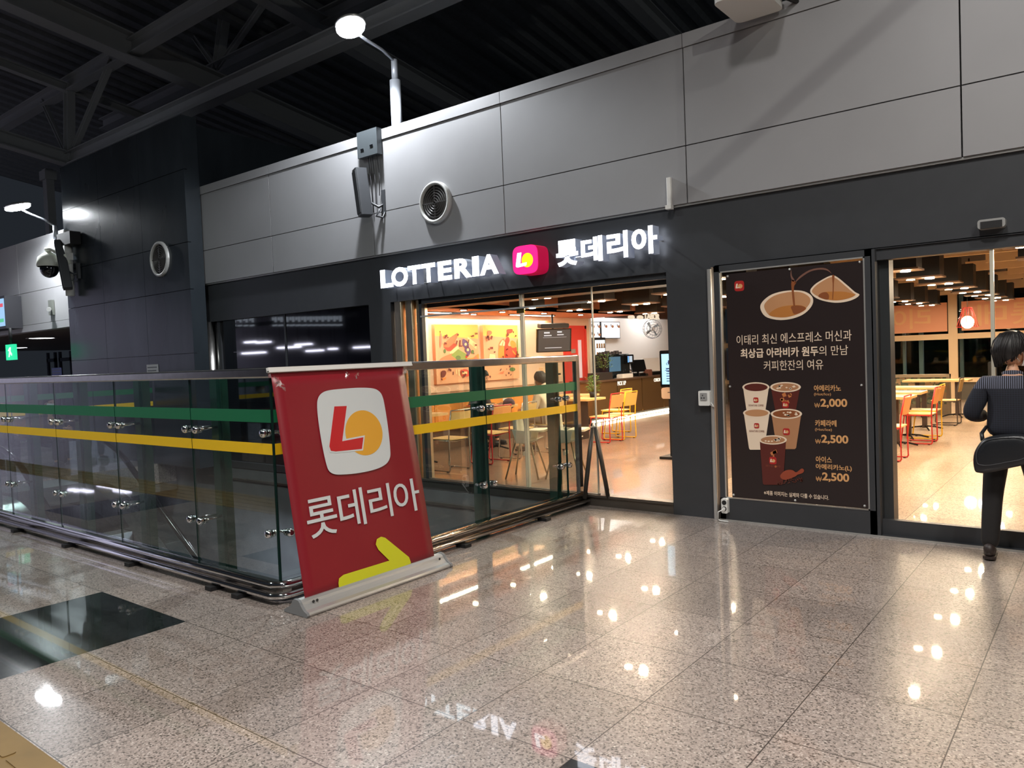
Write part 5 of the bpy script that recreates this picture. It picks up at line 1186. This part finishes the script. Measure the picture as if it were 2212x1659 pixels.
# ceiling baffles, spot boxes
WB = mat('beige_baffle', C(246,216,176), .6)
for k in range(10):
    y = 8.9+1.43*k
    for j, (a, b) in enumerate(((-1.95,3.2),(-4.55,-2.55),(-7.9,-5.2))):
        if j == 0 and k % 2: a += .45
        if j == 2 and y > 16: continue
        t = thing('ceiling_baffle', 'beige hanging ceiling baffle between rows of spot boxes', 'ceiling baffle', ((a+b)/2,y,2.74), 'beige baffles under the dark ceiling')
        MB().box((a,y-.03,2.74),(b,y+.03,2.90)).build('board', WB, t); MB().box((a+.3,y-.01,2.9),(a+.34,y+.01,3.03)).box((b-.34,y-.01,2.9),(b-.3,y+.01,3.03)).build('hanger', BLACKM, t)
GRID = [(-1.9,9.65,8),(-3.35,8.4,9),(-4.8,8.5,3),(-6.2,8.65,5),(-7.65,10.25,4),(-.45,8.15,4),(1.0,9.6,3)]
proto = None
for x, y_, n_ in GRID:
    for k in range(n_):
        y = y_+1.43*k
        if proto is None:
            proto = thing('spot_box', 'black hanging ceiling box with two round warm spots', 'ceiling light', (0,0,0), 'black spot boxes under the ceiling')
            MB().box((-.34,-.16,.02),(.16,.16,.36)).build('housing', BLACKM, proto)
            MB().box((-.36,-.18,.0),(.18,.18,.02)).build('bottom_plate', mat('plate_tan', C(120,92,70), .5), proto)
            for dx, e in ((-.2,70),(.02,1100)):
                MB().cyl((dx,0,.0),(dx,0,-.006),.062,n=16).build('spot_rim', BLACKM, proto); MB().cyl((dx,0,-.006),(dx,0,-.012),.05,n=16).build('spot_lamp', emis('warm_lamp_%d' % e, (1,.78,.55) if e > 100 else (1,.78,.55), e*1.15), proto)
            MB().cyl((-.1,0,.36),(-.1,0,.58),.015,n=8).build('hanger', BLACKM, proto); c = proto
        else: c = copy_tree(proto)
        c.location = (x,y,2.44)

# right-hand dining area
RC = [('yellow',-2.42,10.18,'yellow-framed chair nearest the glass door, seat turned left'),('red',-2.36,10.82,'red-framed chair next to the nearest yellow one'),
      ('red',-2.33,12.72,'red-framed chair at the middle table of the right dining area'),('yellow',-2.38,13.42,'yellow-framed chair behind the middle red one'),('dark',-2.42,15.6,'dark-framed chair at the far table left of the standing person')]
for k_, x, y, lab in RC: chair(k_, x, y, PI, lab)
chair('yellow', -4.0, 10.5, .1, 'yellow-framed chair half hidden behind the poster frame')
chair('red', -4.15, 14.1, 0, 'orange-backed chair with red frame in front of the woven partition'); chair('steel', -4.15, 14.9, 0, 'orange-backed chair with pale frame in front of the woven partition')
chair('dark', -3.5, 12.1, .1, 'dark-framed chair on the far side of the middle table'); chair('dark', -3.5, 12.8, .1, 'dark-framed chair behind the middle table, nearer the partition')
for lab, px, py in (('nearest oak table seen through the glass door',1965,858),('second oak table seen through the glass door',1990,848),('third oak table in front of the woven partition',2023,837)):
    p = onz(px, py, IZ+.74); table(p.x-.58, p.y+.25, 1.16, .6, lab)
p = onz(2104,818,IZ+.74); table(p.x-.6, min(p.y+.2,17.2), 1.16, .6, 'far oak table beneath the window on the right')
t = thing('partition', 'low partition with a woven green and brown pattern and a grey cap', 'partition', (-4,17.6,IZ))
wv = bpy.data.materials.new('woven_pattern'); wv.use_nodes = True; n = wv.node_tree; b = n.nodes['Principled BSDF']
tc = n.nodes.new('ShaderNodeTexCoord'); mp = n.nodes.new('ShaderNodeMapping'); mp.inputs['Scale'].default_value = (1,1,1); ck = n.nodes.new('ShaderNodeTexVoronoi'); ck.distance = 'CHEBYCHEV'; ck.inputs['Scale'].default_value = 15
cr = n.nodes.new('ShaderNodeValToRGB'); cr.color_ramp.interpolation = 'CONSTANT'; e = cr.color_ramp.elements; e[0].color = (*C(66,74,58),1); e[1].position = .8; e[1].color = (*C(150,120,86),1)
for p_, c_ in ((.25, C(120,128,98)), (.5, C(92,84,66)), (.65, C(60,80,66))): q = e.new(p_); q.color = (*c_,1)
n.links.new(tc.outputs['Object'], mp.inputs[0]); n.links.new(mp.outputs[0], ck.inputs['Vector']); sp = n.nodes.new('ShaderNodeSeparateColor'); n.links.new(ck.outputs['Color'], sp.inputs[0]); n.links.new(sp.outputs[0], cr.inputs[0]); n.links.new(cr.outputs[0], b.inputs['Base Color'])
zt = ony(2052,808,17.6).z
MB().box((-6.0,17.6,.32),(-2.72,17.7,zt-.06)).build('woven_panel', wv, t); MB().box((-6.0,17.56,zt-.06),(-2.66,17.74,zt)).box((-2.72,17.57,IZ),(-2.66,17.73,zt)).box((-6,17.58,IZ),(-2.7,17.72,.32)).box((-4.3,17.58,IZ),(-4.2,17.72,zt)).build('frame', mat('partition_grey', C(122,108,88), .5), t)
# far window wall
BY = 22.0
PBK = Plane((0,BY,0),(1,0,0),(0,0,1))
WF = mat('cream_window_frame', C(240,206,164), .5)
f_ = lambda x, y: PBK.uv(x, y)
zS = f_(2100,817)[1]; zM = f_(2000,729)[1]; xM = f_(2060,760)[0]
mb = MB().box((-10.8,BY,0),(5,BY+.15,zS-.06))
struct('wall_back', mb, mat('under_window', C(96,88,76), .6)); struct('wall_back_top', MB().box((-10.8,BY,2.92),(5,BY+.15,3.1)), PEACH)
mb = MB(); mb.box((-10.8,BY-.08,zS-.09),(5,BY+.05,zS+.02)).box((-10.8,BY-.05,zM-.07),(5,BY+.05,zM+.07)).box((-10.8,BY-.05,2.8),(5,BY+.05,2.95))
for k in range(-3,4): mb.box((xM-.10+k*2.7,BY-.06,IZ if k == 0 else zS),(xM+.10+k*2.7,BY+.05,2.95))
o = struct('window_4', mb, WF); o['label'] = 'far window wall of the restaurant'
MB().box((-10.8,BY+.0,zS),(5,BY+.01,2.95)).build('window_pane', glass('far_glass', (.8,.84,.82), .8), o)
for k, (x0, x1, txs) in enumerate(((1900,2048,(('아',1904,1958),('리',1965,2010))), (2079,2240,(('데',2112,2175),('롯',2184,2238))))):
    a, b = f_(x0,722), f_(x1,716); zt = f_(1950,660)[1]; zb_ = f_(1975,719)[1]
    t = thing('window_banner', ('left orange window banner with mirrored letters seen from behind','right orange window banner with mirrored letters and a pendant lamp before it')[k], 'window banner', (a[0],BY-.1,zb_))
    MB().box((a[0]-(.9 if k == 0 else 0),BY-.1,zb_),(b[0],BY-.09,zt)).build('sheet', mat('banner_orange', C(252,176,136), .6), t)
    PN = Plane((0,BY-.102,0),(1,0,0),(0,0,1))
    for ch, xa, xb in txs:
        u0, u1 = PN.uv(xa,690)[0], PN.uv(xb,690)[0]; mb = MB(); put_text(mb, PN, ch, u0, u1, zb_+(zt-zb_)*.14, zb_+(zt-zb_)*.86, 0, .003, .01, mirror=True); mb.build('mirrored_letter', mat('banner_light_orange', C(255,196,140), .6), t)
for k, (xa, xb) in enumerate(((1950,1957),(1985,1995),(2073,2082))):
    p, q = ony(xa,780,BY+1.2), ony(xb,780,BY+1.2); o = MB().rbox((p.x,BY+1.2,-.2),(q.x,BY+1.3,3.2),.02).build('outside_post', mat('pale_blue_post', C(170,196,206), .4, em=(.6,.8,.9), es=.0)); tag(o, ('left','middle','right')[k]+' one of three pale blue posts outside the far windows', 'post')
area('outside_street_lamp', (-3,BY+4,3.6), (-3,BY+.5,1.0), .5, 60, (.8,.9,1))
struct('ground_outside', MB().box((-14,BY+.15,-.3),(8,BY+14,-.15)), mat('asphalt', C(50,52,52), .8, noise=.2)); struct('wall_outside', MB().box((-14,BY+13,-.3),(8,BY+13.2,4)), mat('hedge_dark', C(44,60,46), .9, noise=.4, nscale=3))
p = ony(2090,696,18.2)
t = thing('pendant_lamp', 'pendant lamp with a red wire cage and round glowing bulb near the far window', 'pendant lamp', p)
MB().ell(p,(.12,.12,.13),18,12).build('bulb', emis('bulb_warm', (1,.72,.42), 14), t)
mb = MB()
for k in range(8):
    a = k*PI/4; mb.tube([(p.x+.08*math.cos(a),p.y+.08*math.sin(a),p.z+.3),(p.x+.2*math.cos(a),p.y+.2*math.sin(a),p.z-.1)],.006,6)
for r_, z in ((.08,.3),(.2,-.1)): mb.tube([(p.x+r_*math.cos(k*PI/10),p.y+r_*math.sin(k*PI/10),p.z+z) for k in range(21)],.006,6)
mb.build('wire_cage', FR['red'], t); MB().tube([(p.x,p.y,p.z+.12),(p.x,p.y,3.03)],.006,6).build('cord', BLACKM, t)
p = ony(2144,795,21.8); o = MB().rbox((p.x-.09,21.75,zS+.02),(p.x+.09,21.93,zS+.4),.02,axis=1).build('cabinet', BLACKM); o.name = 'small_loudspeaker'; tag(o, 'small black loudspeaker on the far window sill beside the standing person', 'loudspeaker')

# a-frame easel beside the railing end
ec = onz(1288,1068,.1); ec.z = .1; W2 = Vector((ec.x,ec.y,0)).normalized(); S2 = Vector((W2.y,-W2.x,0)); ztop = EYE.z+(ray(1288,918).z/Vector((ray(1288,918).x,ray(1288,918).y)).length)*Vector((ec.x,ec.y)).length
t = thing('a_frame_stand', 'dark folding a-frame stand seen edge-on at the end of the glass railing', 'stand', ec)
EC = mat('easel_dark', C(70,66,62), .4, .4); H2 = ztop-.1
for s_, nm in ((-1,'left_leaf'),(1,'right_leaf')):
    mb = MB()
    for w_ in (-.22,.22):
        a = ec+W2*w_+Vector((0,0,H2))+S2*s_*.012; b_ = ec+W2*w_+S2*s_*.125; mb.cyl(a, b_, .026, n=4)
    a0 = ec+Vector((0,0,H2-.02))+S2*s_*.012; b0 = ec+S2*s_*.115+Vector((0,0,.1)); n_ = S2*.008
    vs = [a0-W2*.21-n_, a0+W2*.21-n_, b0+W2*.21-n_, b0-W2*.21-n_, a0-W2*.21+n_, a0+W2*.21+n_, b0+W2*.21+n_, b0-W2*.21+n_]
    mb.add(vs, ((0,1,2,3),(7,6,5,4),(0,4,5,1),(1,5,6,2),(2,6,7,3),(3,7,4,0))); mb.build(nm, EC, t)
MB().cyl(ec+Vector((0,0,H2))-W2*.23, ec+Vector((0,0,H2))+W2*.23, .014, n=8).build('hinge_bar', ALU, t)

# ================================================================ people
SKIN = mat('skin', C(206,154,122), .5); HAIRB = mat('hair_black', C(26,22,22), .45, noise=.3, nscale=60); MASK = mat('mask_white', C(226,226,226), .7)
def skin_obj(name, pts, edges, rad, m_, parent, root=0, sub=2):
    me = bpy.data.meshes.new(name); me.from_pydata([tuple(p) for p in pts], edges, []); o = bpy.data.objects.new(name, me); COL.objects.link(o)
    mo = o.modifiers.new('k', 'SKIN'); mo.use_smooth_shade = True; mo.branch_smoothing = .3
    for i, v in enumerate(me.skin_vertices[0].data):
        r_ = rad[i]; v.radius = (r_, r_) if not isinstance(r_, tuple) else r_; v.use_root = (i == root)
    s_ = o.modifiers.new('s', 'SUBSURF'); s_.levels = sub; s_.render_levels = sub
    dg = bpy.context.evaluated_depsgraph_get(); em = bpy.data.meshes.new_from_object(o.evaluated_get(dg)); em.name = name
    bpy.data.objects.remove(o); em.materials.clear(); em.materials.append(m_)
    for p in em.polygons: p.use_smooth = True
    q = bpy.data.objects.new(name, em); COL.objects.link(q)
    if parent is not None: q.parent = parent
    return q
def hand(pts, edges, rad, wrist, d_, side, curl=.5, idx=None):
    # palm, four fingers of different length and a thumb appended to a body skeleton
    d_ = Vector(d_).normalized(); s_ = Vector(side).normalized(); n_ = d_.cross(s_).normalized(); w0 = len(pts)
    pts.append(Vector(wrist)+d_*.05); rad.append(.024); edges.append((idx, w0))
    for k, L_ in enumerate((.072,.08,.074,.058)):
        b_ = Vector(wrist)+d_*.085+s_*(.030-.02*k); i = len(pts)
        pts += [b_, b_+(d_*.6+n_*curl*.5)*L_*.6, b_+(d_*.8+n_*curl)*L_]; rad += [.0095,.0085,.0075]; edges += [(w0,i),(i,i+1),(i+1,i+2)]
    i = len(pts); b_ = Vector(wrist)+d_*.035+s_*.032; pts += [b_, b_+s_*.022+d_*.028, b_+s_*.02+d_*.055+n_*.012]; rad += [.0105,.0095,.008]; edges += [(w0,i),(i,i+1),(i+1,i+2)]
def face(par, hc, R3, hair_scale=1.0, glasses=False, mask=False, hair=HAIRB):
    # hc head centre, R3 columns: right, forward, up
    T = Matrix.Translation(hc) @ R3.to_4x4()
    P_ = lambda x, y, z: T @ Vector((x,y,z))
    mb = MB(); mb.ell(P_(0,.005,.0),(.073,.088,.108),20,14,rot=R3); mb.ell(P_(0,.02,-.055),(.054,.06,.055),16,10,rot=R3)
    mb.add([P_(-.013,.088,.0),P_(.013,.088,.0),P_(.016,.095,-.032),P_(-.016,.095,-.032),P_(0,.115,-.026),P_(0,.09,.012)],((0,5,4,3),(1,2,4,5),(3,4,2),(0,1,5)),0,True)
    for s_ in (-1,1): mb.ell(P_(s_*.076,-.005,-.008),(.012,.02,.032),10,8,rot=R3)
    h = mb.build('head', SKIN, par); off = None
    mb = MB()
    for s_ in (-1,1): mb.ell(P_(s_*.03,.083,.012),(.013,.008,.007),8,6,rot=R3)
    mb.build('eyes', HAIRB, par)
    MB().ell(P_(0,.083,-.058),(.022,.008,.006),8,6,rot=R3).build('mouth', mat('lips', C(170,90,84), .5), par)
    # hair cap of many short strands over a shell
    mb = MB(); hs = hair_scale; n_, m_ = 36, 16; vs = []; random.seed(11)
    for i in range(m_+1):
        for k in range(n_):
            ph = 2*PI*k/n_; fwd = math.sin(ph); bk = max(0,-fwd); tmax = PI*(.62-.27*max(0,fwd)+.20*bk); t_ = tmax*i/m_
            w_ = 1+.012*math.sin(ph*13+i*1.7)+.010*math.sin(ph*29)-(.10*bk*max(0,t_-1.9))
            zz = .125*hs*math.cos(t_)*(1.0 if math.cos(t_) > 0 else .92)
            vs.append(P_(.088*hs*w_*math.sin(min(t_,2.2))*math.cos(ph), -.014+.104*hs*w_*math.sin(min(t_,2.35))*math.sin(ph), .010+zz))
    mb.add(vs, [(i*n_+k,(i+1)*n_+k,(i+1)*n_+(k+1)%n_,i*n_+(k+1)%n_) for i in range(m_) for k in range(n_)], 0, True)
    for k in range(90):
        ph = random.uniform(0,2*PI); fwd = math.sin(ph); bk = max(0,-fwd); te = PI*(.63-.26*max(0,fwd)+.22*bk); pl2 = []
        for q in range(5):
            t_ = te*(.25+.78*q/4); pp = ph+.10*math.sin(q+k)
            pl2.append(P_(.090*hs*math.sin(min(t_,2.2))*math.cos(pp), -.014+.106*hs*math.sin(min(t_,2.35))*math.sin(pp)*(1-.10*bk*max(0,t_-1.9)), .012+.127*hs*math.cos(t_)))
        mb.tube(pl2, .0035, 4)
    o = mb.build('hair', hair, par, recalc=False)
    if mask:
        mb = MB(); vs = []
        for i in range(7):
            for k in range(11):
                a = -1.25+2.5*k/10; z = .0-.1*i/6; bulge = .012*math.sin(PI*i/6)
                vs.append(P_((.080+bulge)*math.sin(a), .02+(.083+bulge)*math.cos(a)*(1-.0*i), z-.005))
        mb.add(vs, [(i*11+k,i*11+k+1,(i+1)*11+k+1,(i+1)*11+k) for i in range(6) for k in range(10)],0,True)
        for s_ in (-1,1):
            mb.tube([P_(s_*.076,.045,-.01), P_(s_*.084,.01,.02), P_(s_*.088,-.018,.012), P_(s_*.086,-.016,-.03), P_(s_*.078,.03,-.075)],.0022,5)
        mb.build('face_mask', MASK, par)
    return h
def basis(yaw, pitch=0, roll=0):
    return (Matrix.Rotation(yaw,3,'Z') @ Matrix.Rotation(pitch,3,'X') @ Matrix.Rotation(roll,3,'Y'))
# --- standing person at the glass door, seen from behind
SHIRT = bpy.data.materials.new('navy_striped_shirt'); SHIRT.use_nodes = True; n = SHIRT.node_tree; b = n.nodes['Principled BSDF']; b.inputs['Roughness'].default_value = .85
tc = n.nodes.new('ShaderNodeTexCoord'); sx = n.nodes.new('ShaderNodeSeparateXYZ'); n.links.new(tc.outputs['Object'], sx.inputs[0])
def mth(op, a, bv=None, link=None):
    q = n.nodes.new('ShaderNodeMath'); q.operation = op
    n.links.new(a, q.inputs[0])
    if link is not None: n.links.new(link, q.inputs[1])
    elif bv is not None: q.inputs[1].default_value = bv
    return q.outputs[0]
st1 = mth('GREATER_THAN', mth('FRACT', mth('MULTIPLY', sx.outputs[0], 75)), .66)
yk = mth('GREATER_THAN', sx.outputs[2], 1.335)
st2 = mth('GREATER_THAN', mth('FRACT', mth('MULTIPLY', sx.outputs[2], 60)), .86)
st3 = mth('GREATER_THAN', mth('FRACT', mth('MULTIPLY', sx.outputs[0], 60)), .86)
c1 = n.nodes.new('ShaderNodeMix'); c1.data_type = 'RGBA'; c1.inputs['A'].default_value = (*C(22,22,32),1); c1.inputs['B'].default_value = (*C(120,124,144),1); n.links.new(st1, c1.inputs['Factor'])
c2 = n.nodes.new('ShaderNodeMix'); c2.data_type = 'RGBA'; c2.inputs['A'].default_value = (*C(24,26,36),1); c2.inputs['B'].default_value = (*C(36,40,54),1); n.links.new(mth('MAXIMUM', st2, link=st3), c2.inputs['Factor'])
c3 = n.nodes.new('ShaderNodeMix'); c3.data_type = 'RGBA'; n.links.new(yk, c3.inputs['Factor']); n.links.new(c2.outputs['Result'], c3.inputs['A']); n.links.new(c1.outputs['Result'], c3.inputs['B']); n.links.new(c3.outputs['Result'], b.inputs['Base Color'])
t = thing('person', 'standing person seen from behind in a navy striped shirt and black trousers', 'person', (0,0,0))
V = Vector
P0 = [V((0,0,.93)),V((0,.01,1.06)),V((0,.0,1.24)),V((0,-.01,1.36)),V((0,.0,1.46)),V((0,.02,1.53)),
      V((-.17,-.01,1.375)),V((-.285,.0,1.12)),V((-.15,.22,1.10)), V((.17,-.01,1.375)),V((.285,.0,1.12)),V((.16,.23,1.12)),
      V((-.10,0,.88)),V((-.14,.015,.50)),V((-.165,-.02,.09)),V((-.165,.10,.03)), V((.10,0,.88)),V((.17,.03,.50)),V((.24,.0,.09)),V((.25,.12,.03))]
E0 = [(0,1),(1,2),(2,3),(3,4),(4,5),(3,6),(6,7),(7,8),(3,9),(9,10),(10,11),(0,12),(12,13),(13,14),(14,15),(0,16),(16,17),(17,18),(18,19)]
R0 = [(.13,.09),(.125,.085),(.13,.09),(.11,.075),.045,.042,.05,.038,.026,.05,.038,.026,.078,.052,.036,.03,.078,.052,.036,.03]
pts, ed, rd = list(P0), list(E0), list(R0)
hand(pts, ed, rd, (-.15,.22,1.10), (.35,.6,.25), (0,.2,1), .7, 8); hand(pts, ed, rd, (.16,.23,1.12), (-.35,.6,.3), (0,.2,1), .7, 11)
skin_obj('body', pts, ed, rd, SKIN, t)
ip = [0,1,2,3,4,6,7,8,9,10,11]; mp_ = {a:i for i,a in enumerate(ip)}
sp_ = [P0[i].copy() for i in ip]; sp_[0].z = .93; sp_[4].z = 1.425; sp_[mp_[8]] = V((-.19,.16,1.105)); sp_[mp_[11]] = V((.20,.16,1.115))
se = [(mp_[a],mp_[b_]) for a,b_ in E0 if a in mp_ and b_ in mp_]
skin_obj('shirt', sp_, se, [(.195,.128),(.188,.122),(.188,.128),(.150,.104),(.060,.054),.084,.072,.052,.084,.072,.052], SHIRT, t)
ring = MB(); ring.lathe([(.066,.0),(.070,.03),(.062,.034),(.058,0)], (0,.008,1.425), (0,.25,1), 24); ring.build('collar', SHIRT, t)
il = [0,12,13,14,16,17,18]; ml = {a:i for i,a in enumerate(il)}
lp = [P0[i].copy() for i in il]; lp[0].z = .95
for k in (3,6): lp[k].z = .07
skin_obj('trousers', lp, [(ml[a],ml[b_]) for a,b_ in E0 if a in ml and b_ in ml], [(.135,.1),(.098,.1),.076,.066,(.098,.1),.076,.066], mat('black_trousers', C(22,19,20), .8), t)
for x in (-.165,.245):
    mb = MB(); yy = -.02
    mb.rbox((x-.045,yy-.075,0),(x+.045,yy+.19,.022),.04,n=4).ell((x,yy+.045,.045),(.044,.128,.04),16,10).ell((x,yy-.035,.075),(.040,.05,.05),14,8); mb.build('shoe', mat('shoe_dark', C(44,34,32), .5), t)
face(t, V((0.0,.03,1.615)), basis(-1.15,-.12), 1.22, mask=True)
PX_, PY_ = -.60, 6.62
t.location = (PX_, PY_, 0.012); t.rotation_euler = (0,0,.06); t.scale = (.96,.96,.945)
# shoulder bag
t = thing('shoulder_bag', 'black leather shoulder bag worn across the standing person, hanging at the left hip', 'bag', (0,0,0))
BAG = mat('black_leather', C(30,32,36), .32, bump=.15, bscale=30)
PBG = Plane((0,0,0),(1,0,0),(0,0,1))
mb = MB(); outl = smooth_loop([(-.235,.72),(-.24,.83),(-.20,.93),(-.13,.985),(.04,1.01),(.11,.99),(.125,.93),(.11,.80),(-.02,.745),(-.14,.705),(-.20,.70)])
n_ = len(outl); vs = []; lay = [(-.0,.90),(-.03,.97),(-.075,1.0),(-.10,.97),(-.115,.86),(-.122,.6),(-.124,.25)]
cxb, czb = -.06, .86
for yy, s_ in lay: vs += [(cxb+(u-cxb)*s_, yy, czb+(v_-czb)*s_) for u, v_ in outl]
mb.add(vs, [(i*n_+k,i*n_+(k+1)%n_,(i+1)*n_+(k+1)%n_,(i+1)*n_+k) for i in range(len(lay)-1) for k in range(n_)]+[tuple(range(n_)), tuple((len(lay)-1)*n_+k for k in range(n_))],0,True)
mb.build('bag_body', BAG, t)
mb = MB(); q_ = [(cxb+(u-cxb)*.86, -.121, czb+.02+(v_-czb)*.7) for u, v_ in outl]; mb.tube(q_+[q_[0]], .003, 5); mb.build('seam', mat('seam_grey', C(70,72,76), .4), t)
MB().tube([(.10,-.07,.97),(.17,-.05,1.10),(.20,.06,1.22),(.16,.12,1.35)],.016,6).tube([(-.18,-.06,.95),(-.19,-.02,1.0),(-.17,.08,1.04)],.014,6).build('strap', BAG, t)
MB().cyl((.115,-.085,.94),(.115,-.075,.94),.016,n=12).build('buckle', CHROME, t)
t.scale = (.96,.96,.95); t.location = (PX_, PY_-.115, 0.0); t.rotation_euler = (0,0,.02)
# --- seated people
def seated(lab, x, y, z, yaw, top, pants, hair=HAIRB, seat=.46, mask=False, lean=.12, hood=False, arms='table', hs=1.05):
    t = thing('person', lab, 'person', (0,0,0)); s0 = seat+.09
    ch = V((0,lean*.8,s0+.33)); nk = V((0,lean,s0+.47)); hd_ = nk+V((0,.03,.13))
    P_ = [V((0,0,s0)),V((0,lean*.4,s0+.16)),ch,nk,nk+V((0,.02,.06))]; E_ = [(0,1),(1,2),(2,3),(3,4)]; R_ = [(.13,.11),(.125,.09),(.125,.085),.044,.042]
    for s_ in (-1,1):
        i = len(P_); P_ += [ch+V((s_*.16,0,.02)), ch+V((s_*.21,.06,-.24)), ch+V((s_*.12,.28,-.22))]; E_ += [(2,i),(i,i+1),(i+1,i+2)]; R_ += [.05,.038,.026]
        j = len(P_); P_ += [V((s_*.10,.06,s0-.01)), V((s_*.13,.43,s0-.0)), V((s_*.13,.40,.09)), V((s_*.13,.52,.035))]; E_ += [(0,j),(j,j+1),(j+1,j+2),(j+2,j+3)]; R_ += [.08,.056,.036,.032]
    pts, ed, rd = list(P_), list(E_), list(R_)
    hand(pts, ed, rd, P_[7], (-.3,.9,-.1), (0,0,1), .4, 7); hand(pts, ed, rd, P_[14], (.3,.9,-.1), (0,0,1), .4, 14)
    skin_obj('body', pts, ed, rd, SKIN, t, sub=1)
    skin_obj('top', [P_[0]]+P_[1:3]+[nk-V((0,0,.02))]+[P_[5],P_[6],P_[7]*.7+P_[6]*.3,P_[12],P_[13],P_[14]*.7+P_[13]*.3], [(0,1),(1,2),(2,3),(2,4),(4,5),(5,6),(2,7),(7,8),(8,9)], [(.165,.135),(.16,.118),(.165,.115),.06,.078,.062,.046,.078,.062,.046], top, t, sub=2)
    skin_obj('trousers', [P_[0],P_[8],P_[9],P_[10],P_[15],P_[16],P_[17]], [(0,1),(1,2),(2,3),(0,4),(4,5),(5,6)], [(.14,.12),.098,.075,.055,.098,.075,.055], pants, t, sub=2)
    for s_ in (-1,1): MB().rbox((s_*.13-.045,.34,0),(s_*.13+.045,.60,.03),.04,n=4).ell((s_*.13,.47,.05),(.043,.125,.045),14,8).build('shoe', mat('shoe_dark', C(44,34,32), .5), t)
    face(t, hd_, basis(0,-.25), hs, mask=mask, hair=hair)
    if hood: MB().ell(nk+V((0,-.07,-.0)),(.11,.07,.08),14,8).build('hood', top, t)
    t.location = (x,y,z); t.rotation_euler = (0,0,yaw); return t
seated('person with dark hair and a pale hoodie seated at a small table in the restaurant', -7.12, 9.9, IZ+.005, PI/2, mat('hoodie_cream', C(226,208,184), .85), mat('trousers_light', C(176,164,154), .85), hair=mat('hair_grey_black', C(44,40,40), .4, noise=.3, nscale=60), mask=True, hood=True)
seated('person in dark grey clothes leaning forward on the banquette behind the first green post', -8.98, 10.15, IZ+.0, -PI/2+.25, mat('dark_grey_top', C(74,64,62), .85), mat('dark_pants', C(60,52,52), .85), seat=.50, lean=.22)
# bench and people waiting beyond the far end of the opening
t = thing('waiting_bench', 'long steel waiting bench beyond the far end of the floor opening', 'bench', (-15.4,4.2,0))
MB().rbox((-15.7,2.6,.40),(-15.2,6.1,.45),.03).build('seat', STEEL, t); MB().rbox((-15.76,2.6,.5),(-15.70,6.1,.9),.02).build('backrest', STEEL, t)
for y in (2.8,4.35,5.9): MB().box((-15.6,y-.03,0),(-15.3,y+.03,.4)).build('leg', BLACKM, t)
DK = mat('dark_coat', C(40,42,46), .85); OLV = mat('olive_coat', C(78,76,54), .85); GRY = mat('grey_coat', C(112,112,112), .85)
seated('person in a dark coat and white mask on the far bench, nearest the dark tower', -15.35, 5.6, .0, -PI/2+.3, DK, DK, seat=.46, mask=True)
seated('person in an olive coat and white mask in the middle of the far bench', -15.35, 4.85, .0, -PI/2, OLV, DK, seat=.46, mask=True)
seated('person in a black coat bending forward on the far bench', -15.35, 4.1, .0, -PI/2-.2, DK, DK, seat=.46, mask=True, lean=.2)
seated('person in a pale grey coat at the left end of the far bench', -15.35, 3.2, .0, -PI/2, GRY, DK, seat=.46, lean=.05)
